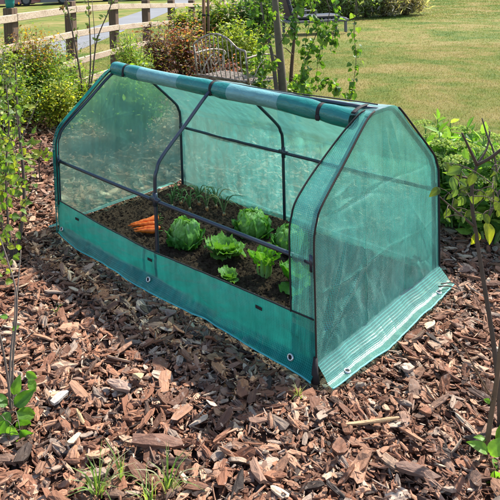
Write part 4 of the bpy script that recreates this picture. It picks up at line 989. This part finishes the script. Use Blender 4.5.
# sedum by the right end
def sedum(a_, b_, rad, hgt, nst, label, seed):
    p = G(a_, b_); base = np.array([p[0], p[1], 0.]); o = thing('sedum_plant', base, label, 'sedum', 'sedum clump by the lawn'); ms, ml, mh = MB(), MB(), MB()
    pts, drs = [], []
    for k in range(nst):
        th = rng.uniform(0, 2*PI); r_ = rad*math.sqrt(rng.uniform(0, 1)); hh = hgt*rng.uniform(.75, 1.05)*(1-.2*r_/rad)
        tip = base+np.array([math.cos(th)*r_, math.sin(th)*r_, hh]); b0 = base+np.array([math.cos(th)*r_*.3, math.sin(th)*r_*.3, 0])
        P = smooth_path([b0, (b0+tip)/2+np.array([math.cos(th)*r_*.15, math.sin(th)*r_*.15, 0]), tip], 6); tube(ms, P, [.006, .005, .003], 5, (.16, .26, .07), cap=False)
        head = rng.random() < .45
        n = 32; t = rng.uniform(.12, .86, n)*(1 if head else 1.18); q = np.stack([np.interp(t, np.linspace(0, 1, len(P)), P[:, c]) for c in range(3)], 1); pts.append(q)
        d = rng.normal(0, 1, (n, 3)); d[:, 2] = np.abs(d[:, 2])*.5+.15; drs.append(d)
        if head:
            nb = 130; u = rng.uniform(0, 1, nb)**.5*rng.uniform(.045, .075); f = rng.uniform(0, 2*PI, nb); c0 = np.stack([np.cos(f)*u, np.sin(f)*u, .02-u*u*6+rng.normal(0, .003, nb)], 1)+tip
            O = np.array([(1, 0, 0), (-1, 0, 0), (0, 1, 0), (0, -1, 0), (0, 0, 1.), (0, 0, -1)]); Fo = np.array([(0, 2, 4), (2, 1, 4), (1, 3, 4), (3, 0, 4), (2, 0, 5), (1, 2, 5), (3, 1, 5), (0, 3, 5)])
            s_ = rng.uniform(.0035, .007, (nb, 1, 1)); V = (O[None]*s_+c0[:, None]).reshape(-1, 3)
            mh.add(V, (Fo[None]+(np.arange(nb)*6)[:, None, None]).reshape(-1, 3), np.repeat(pick_cols(nb, [(.52, .58, .24), (.60, .64, .32), (.42, .52, .17)]), 6, 0))
            for j in range(6): f = j*1.05; tube(ms, [tip-np.array([0, 0, .02]), tip+np.array([math.cos(f)*.03, math.sin(f)*.03, .008])], [.002, .0015], 4, (.22, .32, .09), cap=False)
    pts, drs = np.concatenate(pts), np.concatenate(drs); n = len(pts); L = rng.uniform(.06, .10, n)
    leaf_cloud(ml, pts, drs, L, L*.46, pick_cols(n, [(.14, .29, .05), (.19, .36, .06), (.10, .22, .04), (.26, .42, .09)]), shape='oval', droop=.1)
    ms.build('stems', STEM, o, True); ml.build('foliage', LEAF, o); mh.build('flower_heads', LEAF, o)
sedum(455, 232, .20, .60, 26, 'sedum with pale flat flower heads right behind the end panel', 1)
sedum(487, 240, .23, .62, 30, 'sedum behind the dark twiggy sapling at the right edge', 2)
sedum(445, 205, .18, .60, 18, 'sedum at the lawn edge, farthest of the clump and half hidden by the cover', 3)
sedum(530, 235, .25, .62, 24, 'sedum mostly outside the right edge of the view', 4)

# right sapling
def twig_plant(name, label, basepx, stems, leaves, stemcol, pal, cat='sapling', depth=None, zb=0.0, shape='oval'):
    b0 = G(*basepx, zb); d0 = float((b0-CAM)@fw) if depth is None else depth
    o = thing(name, b0, label, cat); m_ = MB(); allp = []
    for pts, rad, dd in stems:
        P = []
        for i, (a_, b_) in enumerate(pts):
            P.append(b0-np.array([0, 0, .02]) if (a_, b_) == basepx else D(a_, b_, d0+dd*(i/max(1, len(pts)-1))))
        SP = smooth_path(P, 7); allp.append(SP); tube(m_, SP, rad, 8, stemcol)
    ml = MB(); AP = np.concatenate(allp); tw = [AP]
    for (a_, b_, L, ax_, dd, c_) in leaves:
        p = D(a_, b_, d0+dd); AP_ = np.concatenate(tw); w_ = np.linalg.norm(AP_-p, axis=1)+np.maximum(AP_[:, 2]-p[2], 0)*.8; q_ = AP_[np.argmin(w_)]; dq = np.linalg.norm(q_-p)
        if dq > .004:
            TP = smooth_path([q_, (q_+p)/2+np.array([0, 0, .12*dq]), p], 3); tube(m_, TP, [.0016, .0012, .0008], 4, stemcol, cap=False); tw.append(TP[2:])
        v = RV*math.cos(ax_)+UV*math.sin(ax_)+fw*rng.normal(0, .25); u_ = -fw*.8+UV*.6+rng.normal(0, .3, 3)
        col = np.array(pal[c_ % len(pal)])*rng.uniform(.85, 1.15)
        big_leaf(ml, p, v, u_, L, L*(.8 if shape == 'heart' else .6), col, rng.uniform(.1, .45), rng.uniform(.1, .4), shape == 'heart')
    m_.build('stems', STEM, o, True)
    if leaves: ml.build('foliage', LEAF, o, True)
    return o
OLV = [(.06, .085, .024), (.085, .12, .028), (.10, .16, .045), (.30, .31, .03)]
lv = []
for k in range(52): lv.append((rng.uniform(444, 505), rng.uniform(160, 218), rng.uniform(.02, .05), rng.uniform(-2.7, -.4), rng.normal(0, .12), int(rng.choice([0, 0, 1, 2]))))
lv += [(486, 222, .07, -1.45, -.02, 3), (478, 232, .05, -2.0, 0, 3), (474, 172, .05, -1.9, -.05, 1), (440, 188, .045, -2.6, 0, 1), (462, 168, .055, -2.7, -.05, 2)]
twig_plant('twiggy_sapling', 'dark twiggy sapling with olive drooping leaves at the right edge', (500, 432),
    [([(500, 432), (499, 395), (493, 340), (485, 290), (477, 240), (472, 205), (473, 180), (477, 165)], [.0085, .008, .007, .006, .0045], 0), ([(477, 165), (470, 150), (462, 133)], [.006, .004, .003], -.05), ([(477, 165), (487, 148), (490, 130)], [.004, .003, .002], .05), ([(477, 165), (490, 158), (502, 149), (516, 140)], [.005, .005, .0045, .004], -.1), ([(497, 172), (493, 150), (487, 135), (482, 118)], [.003, .003, .003, .002], .05), ([(474, 226), (462, 216), (450, 206), (440, 197)], [.005, .004, .003, .002], -.08), ([(475, 180), (460, 176), (445, 170)], [.005, .003, .002], .0), ([(486, 222), (494, 205), (500, 190)], [.004, .003], 0)],
    lv, (.095, .068, .048), OLV)
twig_plant('seedling', 'leafy green seedling with a slanting stem at the lower right edge', (485, 462),
    [([(485, 462), (489, 430), (496, 385), (500, 350), (506, 300)], [.008, .007, .006, .004], 0), ([(487, 445), (482, 440), (478, 443)], [.003, .002], 0), ([(493, 400), (480, 378), (466, 352), (455, 338)], [.003, .0025, .0015], -.05)],
    [(490, 455, .07, 1.2, -.05, 1), (492, 462, .075, -.6, -.05, 0), (488, 452, .06, 2.6, -.05, 1), (494, 470, .08, -1.2, -.08, 1), (486, 440, .035, 2.8, 0, 1), (496, 440, .07, .9, 0, 0), (490, 402, .03, 2.6, 0, 1), (495, 480, .07, -1.8, -.08, 0), (498, 452, .08, .2, 0, 1)],
    (.16, .10, .055), [(.12, .25, .03), (.16, .32, .045)])
# left foreground
twig_plant('seedling', 'leafy seedling with broad fresh green leaves and bare stems at the lower left edge', (12, 418),
    [([(12, 418), (10, 370), (14, 325), (18, 285), (21, 250)], [.005, .004, .003, .002], .2), ([(12, 418), (8, 380), (2, 345), (-6, 310)], [.005, .004, .003], -.05), ([(12, 418), (13, 360), (17, 300), (8, 262), (-2, 232)], [.004, .004, .003, .002], .1), ([(10, 405), (14, 340), (15, 290)], [.003, .002], .1)],
    [(14, 405, .085, .6, -.04, 0), (16, 412, .09, -.5, -.06, 1), (18, 420, .09, -1.1, -.08, 0), (10, 412, .085, -2.2, -.05, 1), (8, 405, .08, 2.5, -.02, 0), (22, 392, .06, -1.0, -.02, 1), (28, 380, .06, -.9, 0, 1), (12, 425, .09, -1.6, -.1, 1), (5, 420, .09, -2.0, -.08, 0), (14, 395, .07, 1.3, 0, 1), (0, 415, .09, 2.9, -.05, 0), (20, 430, .08, -.8, -.1, 0), (26, 372, .05, -.6, .0, 1), (8, 318, .035, 2.8, .05, 1), (12, 330, .03, .4, .05, 1), (6, 436, .08, -1.4, -.1, 1)],
    (.17, .13, .10), [(.09, .22, .03), (.14, .29, .045), (.07, .16, .03)], 'seedling')
HZ = [(.13, .22, .03), (.20, .29, .04), (.30, .33, .05), (.09, .16, .025)]
lv = []
for k in range(190):
    b_ = rng.uniform(70, 285); a_ = rng.uniform(-6, 14+14*math.sin((b_-60)/75.)**2); lv.append((a_, b_, rng.uniform(.022, .05), rng.uniform(-3.1, .3), rng.normal(0, .3), int(rng.integers(0, 4))))
lv += [(8, 264, .08, -2.5, -.05, 2), (14, 266, .07, -1.2, -.05, 1), (22, 262, .055, -1.3, -.02, 2), (28, 108, .045, .3, 0, 2), (16, 160, .055, -2, 0, 2), (21, 200, .05, -1, 0, 2)]
twig_plant('hazel_sapling', 'tall thin sapling with yellow-green rounded leaves at the left edge', (14, 258),
    [([(14, 258), (22, 225), (24, 185), (20, 140), (17, 100), (15, 62)], [.011, .010, .009, .006, .003], .15), ([(14, 258), (8, 220), (6, 170), (9, 120), (6, 85)], [.007, .006, .005, .003], .2), ([(14, 258), (4, 235), (-4, 190), (-6, 140)], [.006, .005, .004], -.1), ([(20, 140), (30, 120), (38, 100)], [.004, .002], .1), ([(22, 205), (30, 195), (34, 185)], [.003, .002], .0)],
    lv, (.085, .06, .045), HZ, shape='heart')
lv = [(40+rng.normal(0, 7), rng.uniform(142, 165), rng.uniform(.05, .085), rng.uniform(-3, 3), rng.normal(0, .05), int(rng.integers(0, 3))) for k in range(16)]
twig_plant('seedling', 'young single-stemmed seedling with pale leaves left of the far end panel', (40, 180), [([(40, 180), (39, 165), (40, 148), (42, 140)], [.006, .005, .003], 0), ([(40, 160), (33, 152), (28, 148)], [.003, .002], 0), ([(40, 158), (47, 152), (52, 148)], [.003, .002], 0)], lv, (.10, .07, .05), HZ, 'seedling')
lv = []
for (pts) in ([(66, 0), (74, 30), (80, 55)], [(87, 0), (90, 40)], [(110, 8), (100, 25), (95, 50)], [(60, 8), (70, 20)], [(110, 5), (118, 0)]):
    for k in range(12):
        t = rng.random(); i = min(int(t*(len(pts)-1)), len(pts)-2); f = t*(len(pts)-1)-i; a_ = pts[i][0]*(1-f)+pts[i+1][0]*f; b_ = pts[i][1]*(1-f)+pts[i+1][1]*f
        lv.append((a_+rng.normal(0, 2), b_, rng.uniform(.03, .06), rng.uniform(.3, 2.8), 0, int(rng.integers(0, 3))))
twig_plant('sapling', 'sapling of thin upright bare stems rising behind the far end panel', (84, 118),
    [([(84, 118), (81, 80), (74, 40), (66, 0), (62, -30)], [.012, .010, .008, .005], 0), ([(84, 118), (90, 75), (90, 35), (87, -20)], [.012, .009, .007, .004], .1), ([(84, 118), (92, 78), (97, 40), (110, 8), (114, -10)], [.010, .008, .006, .003], -.1), ([(92, 78), (95, 45), (92, 0)], [.006, .005, .003], .1), ([(78, 60), (70, 48), (56, 30)], [.005, .004, .002], 0)],
    lv, (.11, .08, .055), [(.10, .15, .035), (.15, .2, .05), (.14, .09, .05)])

# ------------------------------------------------------------------ far things
# lounge chair on the lawn
p = G(283, 34); q = G(343, 31); ex = (q-p)[:2]; ex /= np.linalg.norm(ex); ey = np.array([-ex[1], ex[0]]); lz = math.atan2(ex[1], ex[0])
lo = thing('garden_lounger', (p[0], p[1], 0), 'dark cushioned garden lounger with a grey wooden frame on the lawn behind the birch', 'lounger')
def Lp(x, y, z): v = p[:2]+ex*x+ey*y; return np.array([v[0], v[1], z])
def lbox(name, x, y, z, d, col, tilt=None, bev=.01):
    m_ = MB(); box(m_, Lp(x, y, z), d, lz, col, bev=bev, tilt=tilt); return m_.build(name, PLAIN, lo)
GY = (.13, .125, .13)
def ry(a_): return np.array([[math.cos(a_), 0, math.sin(a_)], [0, 1, 0], [-math.sin(a_), 0, math.cos(a_)]])
lbox('frame', .8, 0, .30, (1.5, .62, .06), GY)
for x in (.12, 1.48):
    for y in (-.27, .27): lbox('leg', x, y, .135, (.06, .06, .27), GY)
for y in (-.31, .31):
    lbox('armrest', .42, y, .56, (.62, .06, .04), GY); lbox('arm_post', .70, y, .42, (.05, .05, .25), GY)
for k in range(6): lbox('slat', .98+k*.1, 0, .345, (.07, .58, .025), GY)
lbox('seat_cushion', .74, 0, .39, (1.25, .54, .1), (.025, .025, .035), bev=.03)
lbox('backrest', .10, 0, .68, (.1, .54, .72), (.03, .028, .04), ry(-.28), .03)
lbox('headrest', .015, 0, .98, (.09, .5, .14), (.4, .4, .42), ry(-.28), .03)
# lavender border
for k, (a_, b_) in enumerate([(292, 17), (310, 17.5), (329, 18), (347, 17.5), (366, 16.5), (385, 15.5), (405, 14)]):
    g = G(a_, b_); pale = k >= 5
    lab = ['grey-green lavender clump at the left end of the far border', 'lavender clump, second from the left in the far border', 'lavender clump, third from the left in the far border', 'bushy green lavender clump in the middle of the far border', 'lavender clump just left of the pale pair in the far border', 'pale straw-coloured clump in the far border, left of two', 'pale straw-coloured clump at the right end of the far border'][k]
    pal = [(.42, .36, .28), (.5, .44, .36), (.3, .3, .18), (.2, .16, .14)] if pale else [(.2, .29, .09), (.26, .35, .14), (.32, .38, .19), (.27, .24, .28)]
    shrub('lavender_plant', lab, 'lavender', (g[0], g[1], -.03), 1.05 if not pale else .85, .62, 60, 70, .16, pal, [(.26, .22, .34), (.2, .28, .12)] if not pale else None, shape='lance', group='far border plants', clump=.16, upward=.9, lo=.05)
# parked cars by the far side
def car(c, yaw_, col, label, L=4.2, W=1.78):
    o = thing('parked_car', (c[0], c[1], 0), label, 'car', 'cars parked beyond the path'); cs, sn = math.cos(yaw_), math.sin(yaw_)
    def T(V): V = np.asarray(V, float); return np.stack([c[0]+V[:, 0]*cs-V[:, 1]*sn, c[1]+V[:, 0]*sn+V[:, 1]*cs, V[:, 2]], 1)
    prof_ = [(-2.1, .2), (-2.12, .62), (-2.05, .88), (-1.85, 1.0), (-1.45, 1.42), (-.6, 1.5), (.2, 1.46), (.85, 1.02), (1.7, .92), (2.08, .72), (2.1, .2), (1.7, .13), (-1.7, .13)]
    m_ = MB(); n = len(prof_); V = []
    for y, k in ((-W/2, 0), (W/2, 0)):
        for x, z in prof_: ins = .16*np.clip((z-.9)/.55, 0, 1); V.append((x, y*(1-ins), z))
    F = [(j, (j+1) % n, n+(j+1) % n, n+j) for j in range(n)]; V += [(0, -W/2*.97, .7), (0, W/2*.97, .7)]
    F += [(2*n, (j+1) % n, j) for j in range(n)]+[(2*n+1, n+j, n+(j+1) % n) for j in range(n)]
    m_.add(T(V), F, col); m_.build('body', CARP, o)
    for s_ in (-1, 1):
        m_ = MB(); y = s_*(W/2*.885); m_.add(T([(-1.35, y*1.03, 1.03), (.55, y*1.03, 1.03), (.12, y*.985, 1.38), (-1.15, y*.985, 1.38)]), [(0, 1, 2, 3)], (.02, .025, .03)); m_.build('side_window', GLS, o)
        for x in (-1.3, 1.32):
            m_ = MB(); tube(m_, T([(x, s_*(W/2-.16), .31), (x, s_*(W/2+.015), .31)]), .31, 20, (.015, .015, .015)); wv = m_.build('wheel', BIND, o)
            m_ = MB(); tube(m_, T([(x, s_*(W/2-.1), .31), (x, s_*(W/2+.022), .31)]), .2, 16, (.12, .12, .12)); m_.build('rim', PLAIN, wv)
    m_ = MB(); m_.add(T([(-1.84, -.62, 1.04), (-1.84, .62, 1.04), (-1.50, .56, 1.39), (-1.50, -.56, 1.39)]), [(0, 1, 2, 3)], (.02, .02, .03)); m_.build('rear_window', GLS, o)
    m_ = MB(); m_.add(T([(.87, -.62, 1.05), (.87, .62, 1.05), (.28, .56, 1.44), (.28, -.56, 1.44)]), [(0, 3, 2, 1)], (.02, .02, .03)); m_.build('windscreen', GLS, o)
    for y in (-.72, .72):
        m_ = MB(); box(m_, T([(-2.085, y, .8)])[0], (.06, .2, .16), yaw_, (.35, .02, .02)); m_.build('tail_light', PLAIN, o)
CARP, nt, out = mat('car_paint'); a = attr(nt, 'col').outputs['Color']; pc = pbsdf(nt, out, a, .3, None, .5); pc.inputs['Coat Weight'].default_value = .6
GLS, nt, out = mat('car_glass'); pbsdf(nt, out, (.02, .025, .03), .08, None, .6)
vd = math.atan2(fw[1], fw[0])
for (a_, b_, da, col, lb) in ((30, 7.5, PI/2+.1, (.02, .028, .055), 'dark navy car parked beyond the path at the top left corner'), (78, 4, PI/2+.1, (.055, .06, .085), 'slate grey car parked to the right of the navy car'), (-8, 9, PI/2, (.16, .02, .03), 'maroon car parked left of the navy car'), (157, 1.5, PI/2, (.55, .6, .68), 'pale blue car parked far along the path behind the fence')):
    g = G(a_, b_); car(g+np.array([fw[0], fw[1], 0])*3.5, vd+da, col, lb)

# ------------------------------------------------------------------ light and view
EL, AZ = math.radians(49.5), .13       # sun stands beyond the cloche, slightly to its right end
sd = np.array([math.sin(AZ)*math.cos(EL), math.cos(AZ)*math.cos(EL), math.sin(EL)])
sun = bpy.data.objects.new('sun', bpy.data.lights.new('sun', 'SUN')); COL.objects.link(sun)
sun.data.energy = 4.6; sun.data.angle = math.radians(.53); sun.data.color = (1, .955, .88)
sun.rotation_euler = Vector(sd).to_track_quat('Z', 'Y').to_euler()
w = bpy.data.worlds.new('World'); S.world = w; w.use_nodes = True; nt = w.node_tree
bg = nt.nodes['Background']; sk = nt.nodes.new('ShaderNodeTexSky'); sk.sky_type = 'NISHITA'; sk.sun_disc = False
sk.sun_elevation = EL; sk.sun_rotation = AZ; nt.links.new(sk.outputs[0], bg.inputs[0]); bg.inputs[1].default_value = .145
S.view_settings.view_transform = 'Standard'; S.view_settings.look = 'None'; S.view_settings.gamma = 1; S.view_settings.use_curve_mapping = False
S.view_settings.exposure = 1.15
S.cycles.use_denoising = True; S.cycles.max_bounces = 10; S.cycles.transparent_max_bounces = 16; S.cycles.transmission_bounces = 6
S.cycles.diffuse_bounces = 4; S.cycles.caustics_reflective = False; S.cycles.caustics_refractive = False; S.cycles.sample_clamp_indirect = 8
for o in bpy.data.objects:
    if '_w' in o: del o['_w']
